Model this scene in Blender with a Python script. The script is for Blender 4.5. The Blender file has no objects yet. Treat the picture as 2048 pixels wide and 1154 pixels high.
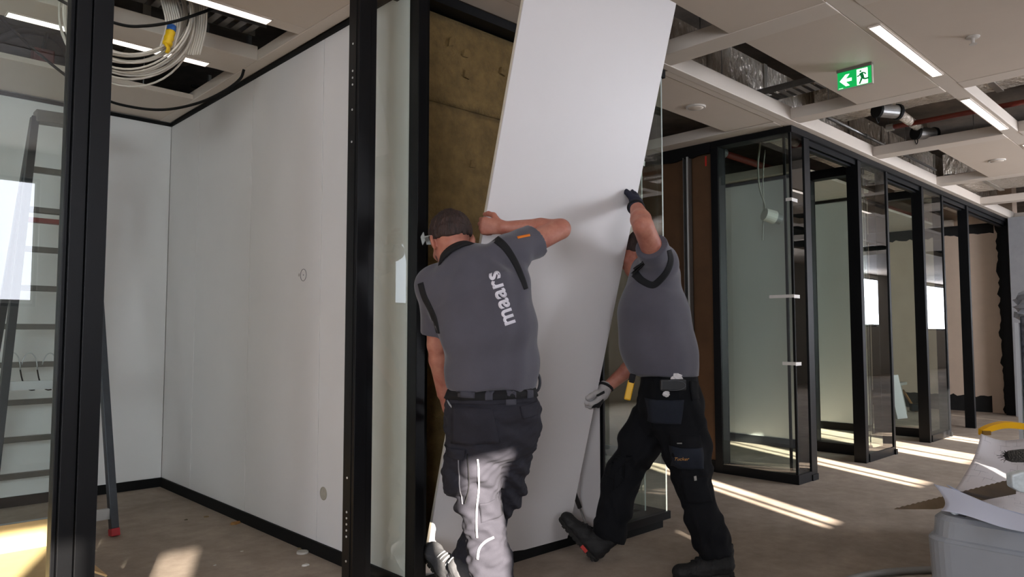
import bpy, bmesh, math, random
import numpy as np
from mathutils import Vector, Matrix
from mathutils.bvhtree import BVHTree

random.seed(7)
SC = bpy.context.scene
COL = SC.collection

# ------------------------------------------------------------------ camera
FPX = 1454.0
EYE = np.array([0.0, 0.0, 1.2])
PITCH = math.atan(90.0 / FPX)
YAW = math.atan(1517.0 * math.cos(PITCH) / FPX)      # view direction measured from +X (the corridor direction)
_F = np.array([math.cos(YAW), math.sin(YAW), 0.0])
CAM_R = np.array([math.sin(YAW), -math.cos(YAW), 0.0])
CAM_F = _F * math.cos(PITCH) + np.array([0, 0, math.sin(PITCH)])
CAM_U = -_F * math.sin(PITCH) + np.array([0, 0, math.cos(PITCH)])
cam_data = bpy.data.cameras.new('camera')
cam = bpy.data.objects.new('camera', cam_data)
COL.objects.link(cam)
cam_data.sensor_width = 36.0
cam_data.lens = 36.0 * FPX / 2048.0
cam_data.clip_start = 0.05
cam_data.clip_end = 200
_m = Matrix(((CAM_R[0], CAM_U[0], -CAM_F[0], EYE[0]),
             (CAM_R[1], CAM_U[1], -CAM_F[1], EYE[1]),
             (CAM_R[2], CAM_U[2], -CAM_F[2], EYE[2]), (0, 0, 0, 1)))
cam.matrix_world = _m
SC.camera = cam

# ------------------------------------------------------------------ world, sun, window daylight, exposure
SC.view_settings.view_transform = 'Standard'
SC.view_settings.look = 'None'
SC.view_settings.gamma = 1.0
SC.view_settings.use_curve_mapping = False
SC.view_settings.exposure = 0.24
world = bpy.data.worlds.new('sky')
SC.world = world
world.use_nodes = True
_bg = world.node_tree.nodes['Background']
_bg.inputs['Color'].default_value = (0.78, 0.88, 1.0, 1)
_bg.inputs['Strength'].default_value = 4.0

SUN_ELEV = math.radians(17.5)
sun_dir = Vector((0.4149 * math.cos(SUN_ELEV), 0.9098 * math.cos(SUN_ELEV), -math.sin(SUN_ELEV)))
sd = bpy.data.lights.new('sun', 'SUN')
sd.energy = 46.0
sd.angle = math.radians(0.55)
sd.color = (1.0, 0.90, 0.78)
sun = bpy.data.objects.new('sun', sd)
COL.objects.link(sun)
sun.rotation_euler = sun_dir.to_track_quat('-Z', 'Y').to_euler()
sun.location = (-4, -12, 6)

WIN_Y = -2.6
def window_light(x0, x1, z0, z1, watts, color=(0.86, 0.90, 1.0)):
    a = bpy.data.lights.new('window_daylight', 'AREA')
    a.shape = 'RECTANGLE'
    a.size = x1 - x0 - 0.12
    a.size_y = z1 - z0 - 0.12
    a.energy = watts
    a.color = color
    o = bpy.data.objects.new('window_daylight', a)
    COL.objects.link(o)
    o.location = ((x0 + x1) / 2, WIN_Y + 0.03, (z0 + z1) / 2)
    o.rotation_euler = Vector((0, 1, 0)).to_track_quat('-Z', 'Z').to_euler()
    return o
# windows of the facade behind the camera: (x0, x1, z0, z1, watts of the area lamp before an added sun-blocking blind; 0 = no blind)
WINDOWS = [
    (-6.4, -4.7, 0.9, 2.6, 150), (-4.5, -2.9, 0.9, 2.6, 140), (-2.75, -2.12, 1.58, 2.62, 0),
    (-1.95, -1.50, 1.58, 2.43, 0), (-0.40, -0.11, 1.58, 2.43, 0),
    (0.35, 1.50, 1.45, 2.66, 36), (2.40, 2.72, 1.58, 2.43, 0), (4.1, 4.5, 1.58, 2.43, 0),
    (5.52, 6.25, 1.58, 2.43, 0), (6.9, 7.35, 1.58, 2.43, 0),
    (7.6, 9.5, 0.9, 2.62, 225), (12.0, 15.0, 0.9, 2.62, 130),
    (20.3, 22.4, 1.4, 2.8, 90), (26.3, 28.9, 1.3, 2.84, 110)]
for w in WINDOWS:
    if w[4]:
        window_light(*w)

# ------------------------------------------------------------------ helpers
def at(x, y, d):
    """world point seen at pixel (x, y) of the 2048x1154 frame, at depth d metres"""
    return EYE + (CAM_F + CAM_R * (x - 1024.0) / FPX + CAM_U * (577.0 - y) / FPX) * d

def hexc(h):
    h = h.lstrip('#')
    c = [int(h[i:i + 2], 16) / 255 for i in (0, 2, 4)]
    return tuple(x / 12.92 if x <= 0.04045 else ((x + 0.055) / 1.055) ** 2.4 for x in c)

MATS = {}
def mat(name, color, rough=0.6, metal=0.0, noise=0.0, nscale=8.0, color2=None, bump=0.0, bscale=60.0,
        emit=None, estr=0.0, spec=0.5, stretch=None, detail=6.0, sheen=0.0, sss=0.0, trans=0.0, bdist=0.01):
    if name in MATS:
        return MATS[name]
    m = bpy.data.materials.new(name)
    m.use_nodes = True
    nt = m.node_tree
    b = nt.nodes['Principled BSDF']
    c = hexc(color) if isinstance(color, str) else color
    b.inputs['Base Color'].default_value = (*c, 1)
    b.inputs['Roughness'].default_value = rough
    b.inputs['Metallic'].default_value = metal
    b.inputs['Specular IOR Level'].default_value = spec
    if sheen:
        b.inputs['Sheen Weight'].default_value = sheen
    if sss:
        b.inputs['Subsurface Weight'].default_value = sss
        b.inputs['Subsurface Radius'].default_value = (0.012, 0.005, 0.003)
    if trans:
        b.inputs['Transmission Weight'].default_value = trans
    if emit is not None:
        e = hexc(emit) if isinstance(emit, str) else emit
        b.inputs['Emission Color'].default_value = (*e, 1)
        b.inputs['Emission Strength'].default_value = estr
    if noise or bump:
        tc = nt.nodes.new('ShaderNodeTexCoord')
        mp = nt.nodes.new('ShaderNodeMapping')
        nt.links.new(tc.outputs['Object'], mp.inputs['Vector'])
        if stretch:
            mp.inputs['Scale'].default_value = stretch
    if noise:
        n = nt.nodes.new('ShaderNodeTexNoise')
        n.inputs['Scale'].default_value = nscale
        n.inputs['Detail'].default_value = detail
        n.inputs['Roughness'].default_value = 0.62
        nt.links.new(mp.outputs['Vector'], n.inputs['Vector'])
        r = nt.nodes.new('ShaderNodeValToRGB')
        c2 = hexc(color2) if color2 else tuple(x * (1 - noise) for x in c)
        r.color_ramp.elements[0].position = 0.32
        r.color_ramp.elements[1].position = 0.68
        r.color_ramp.elements[0].color = (*c2, 1)
        r.color_ramp.elements[1].color = (*c, 1)
        nt.links.new(n.outputs['Fac'], r.inputs['Fac'])
        nt.links.new(r.outputs['Color'], b.inputs['Base Color'])
    if bump:
        n2 = nt.nodes.new('ShaderNodeTexNoise')
        n2.inputs['Scale'].default_value = bscale
        n2.inputs['Detail'].default_value = 4
        nt.links.new(mp.outputs['Vector'], n2.inputs['Vector'])
        bp = nt.nodes.new('ShaderNodeBump')
        bp.inputs['Strength'].default_value = bump
        bp.inputs['Distance'].default_value = bdist
        nt.links.new(n2.outputs['Fac'], bp.inputs['Height'])
        nt.links.new(bp.outputs['Normal'], b.inputs['Normal'])
    MATS[name] = m
    return m

def glass_mat(name, tint):
    """clear pane: tinted straight transmission plus a Fresnel mirror on the outward faces"""
    m = bpy.data.materials.new(name)
    m.use_nodes = True
    nt = m.node_tree
    nt.nodes.remove(nt.nodes['Principled BSDF'])
    out = nt.nodes['Material Output']
    tr = nt.nodes.new('ShaderNodeBsdfTransparent')
    tr.inputs['Color'].default_value = (*tint, 1)
    gl = nt.nodes.new('ShaderNodeBsdfGlossy')
    gl.inputs['Roughness'].default_value = 0.0
    gl.inputs['Color'].default_value = (1, 1, 1, 1)
    fr = nt.nodes.new('ShaderNodeFresnel')
    fr.inputs['IOR'].default_value = 1.72   # both faces of a pane together
    ge = nt.nodes.new('ShaderNodeNewGeometry')
    inv = nt.nodes.new('ShaderNodeMath')
    inv.operation = 'SUBTRACT'
    inv.inputs[0].default_value = 1.0
    mul = nt.nodes.new('ShaderNodeMath')
    mul.operation = 'MULTIPLY'
    mx = nt.nodes.new('ShaderNodeMixShader')
    nt.links.new(ge.outputs['Backfacing'], inv.inputs[1])
    nt.links.new(fr.outputs['Fac'], mul.inputs[0])
    nt.links.new(inv.outputs[0], mul.inputs[1])
    nt.links.new(mul.outputs[0], mx.inputs[0])
    nt.links.new(tr.outputs[0], mx.inputs[1])
    nt.links.new(gl.outputs[0], mx.inputs[2])
    nt.links.new(mx.outputs[0], out.inputs[0])
    MATS[name] = m
    return m

# ---- palette
M_WHITE = mat('white_laminate', '#dcdad8', 0.5, noise=0.03, nscale=3, bump=0.02, bscale=400)
M_PANEL = mat('white_panel', '#cfcac8', 0.42, noise=0.02, nscale=2)
M_EDGE = mat('panel_edge', '#cfc6b4', 0.6, noise=0.1, nscale=40)
M_BLACK = mat('black_aluminium', '#08090c', 0.46, noise=0.35, nscale=6, bump=0.03, bscale=200, spec=0.24)
M_BLACKM = mat('black_matt', '#070707', 0.7, noise=0.2, nscale=20, spec=0.25)
M_CEIL = mat('ceiling_metal', '#d3c5b6', 0.5, noise=0.04, nscale=3)
M_BEAM = mat('ceiling_beam_paint', '#d8ccbf', 0.45, noise=0.04, nscale=4)
M_SLAB = mat('raw_slab', '#8a7f74', 0.9, noise=0.5, nscale=3, bump=0.3, bscale=12)
M_FOIL = mat('foil_insulation', '#f3ebdf', 0.26, metal=0.55, noise=0.25, nscale=24, color2='#c9bdae', bump=1.0, bscale=26, stretch=(1, 1, 0.45), bdist=0.05)
M_GALV = mat('galvanised', '#9c9b99', 0.42, metal=0.8, noise=0.2, nscale=18)
M_RED = mat('red_pipe_paint', '#7d2a1b', 0.45, noise=0.15, nscale=20)
M_LED = mat('led_diffuser', '#fff4ea', 0.5, emit=(1.0, 0.90, 0.82), estr=3.2)
M_WOOL = mat('rock_wool', '#80673c', 0.95, noise=0.6, nscale=14, color2='#64502c', bump=0.9, bscale=55, detail=10)
M_BROWN = mat('brown_board', '#5f4126', 0.8, noise=0.25, nscale=5, bump=0.1, bscale=150)
M_GLASS = glass_mat('clear_glass', (0.925, 0.965, 0.945))
M_BEIGE = mat('beige_plaster', '#cdb7a2', 0.8, noise=0.08, nscale=4, bump=0.1, bscale=80)
M_GREYCOL = mat('grey_column', '#9a9a9c', 0.6, noise=0.15, nscale=6)

class MB:
    def __init__(self):
        self.v, self.f = [], []
    def add(self, verts, faces):
        o = len(self.v)
        self.v += [tuple(float(c) for c in p) for p in verts]
        self.f += [tuple(i + o for i in q) for q in faces]
        return self
    def box(self, x0, x1, y0, y1, z0, z1):
        return self.add([(x0, y0, z0), (x1, y0, z0), (x1, y1, z0), (x0, y1, z0),
                         (x0, y0, z1), (x1, y0, z1), (x1, y1, z1), (x0, y1, z1)],
                        [(0, 3, 2, 1), (4, 5, 6, 7), (0, 1, 5, 4), (1, 2, 6, 5), (2, 3, 7, 6), (3, 0, 4, 7)])
    def obox(self, c, a, b, n):
        """oriented box: centre and three half-extent vectors (right handed)"""
        c, a, b, n = (np.array(q, float) for q in (c, a, b, n))
        P = [c + sa * a + sb * b + sn * n for sn in (-1, 1) for sb, sa in ((-1, -1), (-1, 1), (1, 1), (1, -1))]
        fs = [(0, 3, 2, 1), (4, 5, 6, 7), (0, 1, 5, 4), (1, 2, 6, 5), (2, 3, 7, 6), (3, 0, 4, 7)]
        if np.dot(np.cross(a, b), n) < 0:
            fs = [q[::-1] for q in fs]
        return self.add(P, fs)
    def bar(self, a, b, w, h, upv=(0, 0, 1)):
        a, b = np.array(a, float), np.array(b, float)
        d = b - a; L = np.linalg.norm(d); d /= L
        s = np.cross(d, np.array(upv, float))
        if np.linalg.norm(s) < 1e-6:
            s = np.cross(d, (1, 0, 0))
        s /= np.linalg.norm(s)
        u = np.cross(s, d)
        return self.obox((a + b) / 2, d * L / 2, s * w / 2, u * h / 2)
    def cyl(self, a, b, r, n=16, r2=None, cap=True):
        a, b = np.array(a, float), np.array(b, float)
        r2 = r if r2 is None else r2
        d = b - a; d = d / np.linalg.norm(d)
        s = np.cross(d, (0, 0, 1))
        if np.linalg.norm(s) < 1e-4:
            s = np.cross(d, (1, 0, 0))
        s /= np.linalg.norm(s); u = np.cross(d, s)
        V = []
        for c, rr in ((a, r), (b, r2)):
            for i in range(n):
                t = 2 * math.pi * i / n
                V.append(c + rr * (math.cos(t) * s + math.sin(t) * u))
        F = [(i, (i + 1) % n, n + (i + 1) % n, n + i) for i in range(n)]
        if cap:
            F += [tuple(range(n))[::-1], tuple(range(n, 2 * n))]
        return self.add(V, F)
    def tube(self, pts, r, n=8, closed=False, flat=None):
        P = [np.array(p, float) for p in pts]
        m = len(P)
        V, F = [], []
        prev = None
        for i in range(m):
            if closed:
                d = P[(i + 1) % m] - P[i - 1]
            else:
                d = P[min(i + 1, m - 1)] - P[max(i - 1, 0)]
            d = d / (np.linalg.norm(d) + 1e-12)
            if prev is None:
                s = np.cross(d, (0, 0, 1.0))
                if np.linalg.norm(s) < 0.05:
                    s = np.cross(d, (1.0, 0, 0))
            else:
                s = prev - d * np.dot(prev, d)
            s = s / (np.linalg.norm(s) + 1e-12)
            prev = s
            u = np.cross(d, s)
            ri = r[i] if hasattr(r, '__len__') else r
            for k in range(n):
                t = 2 * math.pi * k / n
                V.append(P[i] + ri * (math.cos(t) * s + math.sin(t) * u * (flat or 1.0)))
        rng = m if closed else m - 1
        for i in range(rng):
            j = (i + 1) % m
            for k in range(n):
                F.append((i * n + k, i * n + (k + 1) % n, j * n + (k + 1) % n, j * n + k))
        if not closed:
            F += [tuple(range(n))[::-1], tuple(range((m - 1) * n, m * n))]
        return self.add(V, F)
    def prism(self, poly, o, a, b, n):
        """2-D polygon (ccw in a,b) at origin o, extruded along vector n"""
        o, a, b, n = (np.array(q, float) for q in (o, a, b, n))
        k = len(poly)
        V = [o + p[0] * a + p[1] * b for p in poly] + [o + p[0] * a + p[1] * b + n for p in poly]
        F = [tuple(range(k))[::-1], tuple(range(k, 2 * k))] + [(i, (i + 1) % k, k + (i + 1) % k, k + i) for i in range(k)]
        if np.dot(np.cross(a, b), n) < 0:
            F = [q[::-1] for q in F]
        return self.add(V, F)
    def lathe(self, prof, c, axis=(0, 0, 1), n=24):
        """profile [(r, h)] around axis through c"""
        c = np.array(c, float); ax = np.array(axis, float); ax /= np.linalg.norm(ax)
        s = np.cross(ax, (0, 0, 1.0))
        if np.linalg.norm(s) < 1e-4:
            s = np.array([1.0, 0, 0])
        s /= np.linalg.norm(s); u = np.cross(ax, s)
        V, F = [], []
        for (r, h) in prof:
            for i in range(n):
                t = 2 * math.pi * i / n
                V.append(c + ax * h + r * (math.cos(t) * s + math.sin(t) * u))
        for j in range(len(prof) - 1):
            for i in range(n):
                F.append((j * n + i, j * n + (i + 1) % n, (j + 1) * n + (i + 1) % n, (j + 1) * n + i))
        F += [tuple(range(n))[::-1], tuple(range((len(prof) - 1) * n, len(prof) * n))]
        return self.add(V, F)
    def build(self, name, m, parent=None, smooth=False, bevel=0.0, thick=0.0, offset=0.0):
        me = bpy.data.meshes.new(name)
        me.from_pydata(self.v, [], self.f)
        me.update()
        return finish(name, me, m, parent, smooth, bevel, thick, offset)

def finish(name, me, m, parent=None, smooth=False, bevel=0.0, thick=0.0, offset=0.0):
    o = bpy.data.objects.new(name, me)
    COL.objects.link(o)
    me.materials.append(m)
    if smooth:
        me.polygons.foreach_set('use_smooth', [True] * len(me.polygons))
    if thick:
        md = o.modifiers.new('thickness', 'SOLIDIFY'); md.thickness = thick; md.offset = offset
    if bevel:
        md = o.modifiers.new('bevel', 'BEVEL'); md.width = bevel; md.segments = 2; md.limit_method = 'ANGLE'
    if parent is not None:
        adopt(o, parent)
    return o

def adopt(o, parent):
    o.parent = parent
    o.matrix_parent_inverse = root_matrix(parent).inverted()

def root_matrix(o):
    mt = Matrix.Translation(o.location)
    return mt if o.parent is None else root_matrix(o.parent) @ o.matrix_parent_inverse @ mt

def tag(o, label, cat, group=None):
    o['label'] = label
    o['category'] = cat
    if group:
        o['group'] = group
    return o

def empty(name, loc):
    o = bpy.data.objects.new(name, None)
    o.empty_display_size = 0.1
    o.location = tuple(float(c) for c in loc)
    COL.objects.link(o)
    return o

def thing(name, loc, label, cat, group=None):
    return tag(empty(name, loc), label, cat, group)

def structure(o, label=None, cat=None):
    o['kind'] = 'structure'
    if label:
        o['label'] = label
    if cat:
        o['category'] = cat
    return o

def bez(pts, n=24):
    """Catmull-Rom through points"""
    P = [np.array(p, float) for p in pts]
    P = [2 * P[0] - P[1]] + P + [2 * P[-1] - P[-2]]
    out = []
    for i in range(1, len(P) - 2):
        for k in range(n):
            t = k / n
            a, b, c, d = P[i - 1], P[i], P[i + 1], P[i + 2]
            out.append(0.5 * ((2 * b) + (-a + c) * t + (2 * a - 5 * b + 4 * c - d) * t * t + (-a + 3 * b - 3 * c + d) * t ** 3))
    out.append(P[-2])
    return out

# ================================================================== SETTING
FY, FB = 2.64, 2.75          # front and back face of the glazed fronts
CZ = 2.90                    # suspended ceiling
# ---- floor
def floor_material():
    m = mat('concrete_floor', '#8d8177', 0.75)
    nt = m.node_tree
    b = nt.nodes['Principled BSDF']
    tc = nt.nodes.new('ShaderNodeTexCoord')
    def noise(scale, det, rough=0.6):
        n = nt.nodes.new('ShaderNodeTexNoise')
        n.inputs['Scale'].default_value = scale
        n.inputs['Detail'].default_value = det
        n.inputs['Roughness'].default_value = rough
        nt.links.new(tc.outputs['Object'], n.inputs['Vector'])
        return n
    n1, n2, n3 = noise(0.9, 8), noise(7, 9, 0.7), noise(60, 3)
    r1 = nt.nodes.new('ShaderNodeValToRGB')
    r1.color_ramp.elements[0].position = 0.3
    r1.color_ramp.elements[0].color = (*hexc('#8d8073'), 1)
    r1.color_ramp.elements[1].position = 0.72
    r1.color_ramp.elements[1].color = (*hexc('#b3a597'), 1)
    nt.links.new(n1.outputs['Fac'], r1.inputs['Fac'])
    r2 = nt.nodes.new('ShaderNodeValToRGB')
    r2.color_ramp.elements[0].position = 0.3
    r2.color_ramp.elements[0].color = (0.72, 0.70, 0.68, 1)
    r2.color_ramp.elements[1].position = 0.66
    r2.color_ramp.elements[1].color = (1.05, 1.04, 1.02, 1)
    nt.links.new(n2.outputs['Fac'], r2.inputs['Fac'])
    mx = nt.nodes.new('ShaderNodeMix'); mx.data_type = 'RGBA'; mx.blend_type = 'MULTIPLY'
    mx.inputs['Factor'].default_value = 1.0
    nt.links.new(r1.outputs['Color'], mx.inputs['A'])
    nt.links.new(r2.outputs['Color'], mx.inputs['B'])
    nt.links.new(mx.outputs['Result'], b.inputs['Base Color'])
    bp = nt.nodes.new('ShaderNodeBump')
    bp.inputs['Strength'].default_value = 0.25
    bp.inputs['Distance'].default_value = 0.004
    nt.links.new(n3.outputs['Fac'], bp.inputs['Height'])
    nt.links.new(bp.outputs['Normal'], b.inputs['Normal'])
    return m
structure(MB().box(-8, 31, WIN_Y - 0.2, 9, -0.12, 0).build('floor', floor_material()),
          'bare dusty grey-brown concrete floor of the whole storey', 'floor')
structure(MB().box(-8, 31, WIN_Y - 0.2, 9, 3.75, 3.95).build('ceiling_slab', M_SLAB),
          'dark raw concrete slab above the open ceiling voids', 'ceiling')

# ---- window wall behind the camera
M_WALL = mat('wall_paint', '#c9c4bd', 0.8, noise=0.05, nscale=3)
wb = MB()
xs = -8.0
for (x0, x1, z0, z1, _) in WINDOWS:
    wb.box(xs, x0, WIN_Y - 0.2, WIN_Y, 0, 3.75)
    wb.box(x0, x1, WIN_Y - 0.2, WIN_Y, 0, z0)
    wb.box(x0, x1, WIN_Y - 0.2, WIN_Y, z1, 3.75)
    xs = x1
wb.box(xs, 31, WIN_Y - 0.2, WIN_Y, 0, 3.75)
structure(wb.build('wall_window', M_WALL), 'outer wall with a row of windows', 'wall')
M_BLIND = mat('sun_block_white', '#f2f4f6', 0.8)
for i, (x0, x1, z0, z1, wt) in enumerate(WINDOWS):
    w = structure(empty('window_%d' % (20 + i), ((x0 + x1) / 2, WIN_Y, z0)), 'strip window in the outer wall', 'window')
    fr = MB()
    for a, b_ in ((x0, x0 + 0.03), (x1 - 0.03, x1)):
        fr.box(a, b_, WIN_Y - 0.12, WIN_Y - 0.06, z0, z1)
    for a, b_ in ((z0, z0 + 0.03), (z1 - 0.03, z1)):
        fr.box(x0 + 0.03, x1 - 0.03, WIN_Y - 0.12, WIN_Y - 0.06, a, b_)
    if not wt and x1 - x0 > 0.3:
        xm = x0 + (x1 - x0) * 0.42
        fr.box(xm - 0.012, xm + 0.012, WIN_Y - 0.12, WIN_Y - 0.06, z0 + 0.03, z1 - 0.03)
    fr.build('window_frame', M_BLACK, w)
    if -2 < x0 < -1.5:
        MB().box(x0 + 0.03, x1 - 0.03, WIN_Y - 0.094, WIN_Y - 0.086, z0 + 0.03, z1 - 0.03).build('pane', glass_mat('sun_dimming_glass', (0.62, 0.62, 0.62)), w)  # added tinted pane, unseen, weakens the sun streak in the empty room
    if wt:
        MB().box(x0 + 0.03, x1 - 0.03, WIN_Y - 0.045, WIN_Y - 0.04, z0 + 0.03, z1 - 0.03).build('sun_block_blind', M_BLIND, w)  # added blind, unseen, keeps the sun out where no streak should fall
structure(MB().box(-8.2, 31.2, 9.0, 9.2, 0, 3.75).build('wall_outer', M_WALL), 'outer wall behind the rooms', 'wall')
structure(MB().box(31, 31.2, WIN_Y - 0.2, 9, 0, 3.75).build('wall_end', M_WALL), 'far end wall of the storey', 'wall')
structure(MB().box(-8.2, -8, WIN_Y - 0.2, 9, 0, 3.75).build('wall_near', M_WALL), 'end wall behind the camera', 'wall')

# ---- panelled walls
def panel_wall(name, axis, pos, outw, spans, z0, z1, core, m, label, gap=0.004, core_from=None):
    """row of cladding panels standing on a core; axis 'X' = plane x=pos, outw = -1/+1 side the panels face"""
    root = structure(empty(name, (pos, spans[0], 0) if axis == 'X' else (spans[0], pos, 0)), label, 'wall')
    t = 0.02
    a0, a1 = spans[0], spans[-1]
    p0, p1 = sorted((pos, pos - outw * t))
    c0, c1 = sorted((pos - outw * t, pos - outw * (t + core)))
    a0 = a0 if core_from is None else core_from
    c = MB()
    c.box(c0, c1, a0, a1, 0, z1 + 0.02) if axis == 'X' else c.box(a0, a1, c0, c1, 0, z1 + 0.02)
    c.build('wall_core', mat('wall_core_grey', '#8e8c89', 0.8), root)
    for q0, q1 in zip(spans[:-1], spans[1:]):
        b = MB()
        if axis == 'X':
            b.box(p0, p1, q0 + gap / 2, q1 - gap / 2, z0, z1)
        else:
            b.box(q0 + gap / 2, q1 - gap / 2, p0, p1, z0, z1)
        b.build('wall_panel', m, root, bevel=0.001)
    return root

def base_and_top(name, axis, pos, outw, a0, a1, h=0.07, label='black skirting strip at the foot of the wall'):
    p0, p1 = sorted((pos + outw * 0.012, pos - outw * 0.02))
    b = MB()
    b.box(p0, p1, a0, a1, 0, h) if axis == 'X' else b.box(a0, a1, p0, p1, 0, h)
    o = structure(b.build('baseboard_' + name, M_BLACKM), label, 'baseboard')
    b = MB()
    b.box(p0, p1, a0, a1, CZ - 0.028, CZ - 0.002) if axis == 'X' else b.box(a0, a1, p0, p1, CZ - 0.028, CZ - 0.002)
    b.build('ceiling_joint', M_BLACKM, o)
    return o

wl = panel_wall('wall_left', 'X', 2.03, -1, [2.722, 3.655, 4.577, 5.50, 6.10], 0.07, CZ - 0.028, 0.06, M_WHITE,
                'white panelled partition of the empty room with a small round mark', core_from=2.95)
base_and_top('left', 'X', 2.03, -1, 2.722, 6.10, label='black skirting under the white panelled partition')
# fittings in the white partition: small ring and blank round outlet
rg = MB()
def onplane_x(x, y, X):
    r = CAM_F + CAM_R * (x - 1024.0) / FPX + CAM_U * (577.0 - y) / FPX
    return EYE + r * X / r[0]
c = onplane_x(607, 550, 2.03)
ring = [c + np.array([-0.001, 0.034 * math.cos(t), 0.034 * math.sin(t)]) for t in np.linspace(0, 2 * math.pi, 33)[:-1]]
rg.tube(ring, 0.0018, 6, closed=True)
rg.lathe([(0.004, 0), (0.004, 0.002)], c, (-1, 0, 0), 10)
rg.build('ring_mark', mat('ring_grey', '#77757a', 0.6), wl)
c = onplane_x(647, 987, 2.03)
MB().lathe([(0.036, 0), (0.036, 0.002), (0.031, 0.003), (0.030, 0.001)], c, (-1, 0, 0), 28).build('round_outlet', mat('outlet_beige', '#a8a294', 0.6, noise=0.15, nscale=60), wl)
c = onplane_x(598, 550, 2.03)
MB().lathe([(0.010, 0), (0.008, 0.0012)], c, (-1, 0, 0), 10).build('smudge', mat('smudge', '#b3aeab', 0.8), wl)

panel_wall('wall_back', 'Y', 6.10, -1, [-8.0, -2.7, -1.55, -0.6, 0.335, 1.277, 2.03], 0.07, CZ - 0.028, 0.06, M_WHITE,
           'white panelled rear wall of the empty room')
base_and_top('back', 'Y', 6.10, -1, -8.0, 2.018, label='black skirting under the white rear wall')

# ---- partitions of the rooms further along the corridor
panel_wall('wall_middle', 'X', 7.47, -1, [3.40, 4.3, 5.2, 6.10], 0.09, CZ - 0.04, 0.06, M_WHITE,
           'white partition seen through the glazed corner by the brown boards')
base_and_top('middle', 'X', 7.47, -1, 3.40, 6.10, 0.09, label='black skirting of the partition behind the glazed corner')
panel_wall('wall_far', 'X', 9.29, -1, [3.40, 4.3, 5.2, 6.10], 0.09, CZ - 0.04, 0.06, M_WHITE,
           'white partition seen through the first door opening of the corridor')
base_and_top('far', 'X', 9.29, -1, 3.40, 6.10, 0.09, label='black skirting of the partition behind the first door opening')
panel_wall('wall_rear', 'Y', 6.13, -1, [3.93, 5.7, 7.5, 9.3, 13.0], 0.07, CZ, 0.06, M_WHITE, 'white rear wall of the corridor rooms')
structure(MB().box(3.83, 3.93, 3.40, 6.1, 0, CZ).build('wall_inner', M_WHITE), 'white partition between the solid front and the passage', 'wall')

# ---- core wall with black sealing coat
core = structure(MB().box(13.0, 13.3, 2.62, 6.1, 0, 3.75).build('wall_core', M_BEIGE),
                 'beige plastered core wall with ragged black coating along its edges', 'wall')
def ragged(y0, y1, z0, z1, side, amp, n=22):
    """black painted area with one ragged edge on the plane x = 12.997"""
    poly = []
    if side == 'top':
        poly = [(y0, z0), (y1, z0)] + [(y1 + (y0 - y1) * i / n, z1 + random.uniform(-amp, amp)) for i in range(n + 1)]
    elif side == 'bottom':
        poly = [(y0 + (y1 - y0) * i / n, z0 + random.uniform(-amp, amp)) for i in range(n + 1)] + [(y1, z1), (y0, z1)]
    else:
        poly = [(y0, z1), (y0, z0)] + [(y1 + random.uniform(-amp, amp), z0 + (z1 - z0) * i / n) for i in range(n + 1)]
    return MB().prism(poly, (12.9995, 0, 0), (0, 1, 0), (0, 0, 1), (-0.004, 0, 0))
M_COAT = mat('black_coating', '#191816', 0.9, noise=0.4, nscale=15)
ragged(2.98, 6.1, 0.0, 0.24, 'top', 0.02, 60).build('coating_strip', M_COAT, core)
ragged(2.87, 6.1, 2.74, CZ, 'bottom', 0.02, 60).build('coating_strip', M_COAT, core)
ragged(2.62, 2.84, 0.0, CZ, 'right', 0.022, 50).build('coating_strip', M_COAT, core)
col = structure(MB().box(12.6, 13.0, 2.26, 2.60, 0, CZ).build('wall_column', M_GREYCOL), 'grey column at the end of the glazed fronts', 'column')

# ---- passage wall: brown boards and a galvanised stud
pw = structure(empty('wall_passage', (5.70, 3.36, 0)), 'unfinished wall of brown boards with a galvanised stud', 'wall')
for q0, q1 in ((3.38, 3.585), (3.655, 4.62), (4.63, 5.60), (5.61, 7.5)):
    MB().box(5.722, 5.74, q0, q1, 0.10, 2.80).build('board', M_BROWN, pw)
MB().box(5.745, 5.80, 3.38, 7.5, 0, CZ).build('wall_core', mat('board_back', '#4a3724', 0.9), pw)
st = MB()
st.box(5.665, 5.720, 3.592, 3.597, 0.08, 2.80); st.box(5.665, 5.720, 3.645, 3.650, 0.08, 2.80); st.box(5.715, 5.720, 3.597, 3.645, 0.08, 2.80)
stud = st.build('stud', M_GALV, pw)
sl = MB()
for i in range(24):
    z = 0.2 + i * 0.108
    sl.box(5.7135, 5.716, 3.616, 3.626, z, z + 0.016)
sl.build('slots', M_BLACKM, stud)
MB().box(5.655, 5.665, 3.592, 3.606, 0.08, 2.80).build('stud_lip', mat('zinc_bright', '#c8c8c6', 0.35, metal=0.4), stud)
MB().box(5.70, 5.745, 3.38, 7.5, 0.0, 0.10).build('base_track', M_BLACKM, pw)
hb = MB()
hp = [(3.38, CZ)] + [(3.38 + 0.06 * i, 2.80 + random.uniform(-0.022, 0.012)) for i in range(36)] + [(5.5, CZ)]
hb.prism(hp, (5.70, 0, 0), (0, 1, 0), (0, 0, 1), (-0.02, 0, 0))
hb.build('head_membrane', M_BLACKM, pw)
MB().box(5.7195, 5.7215, 3.435, 3.452, 2.70, 2.79).build('red_tape', mat('red_tape', '#c0281c', 0.5), pw)
structure(MB().box(3.93, 5.8, 7.5, 7.6, 0, 3.75).build('wall_passage_end', mat('passage_end', '#57493c', 0.8)), 'dark end wall of the passage', 'wall')

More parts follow.
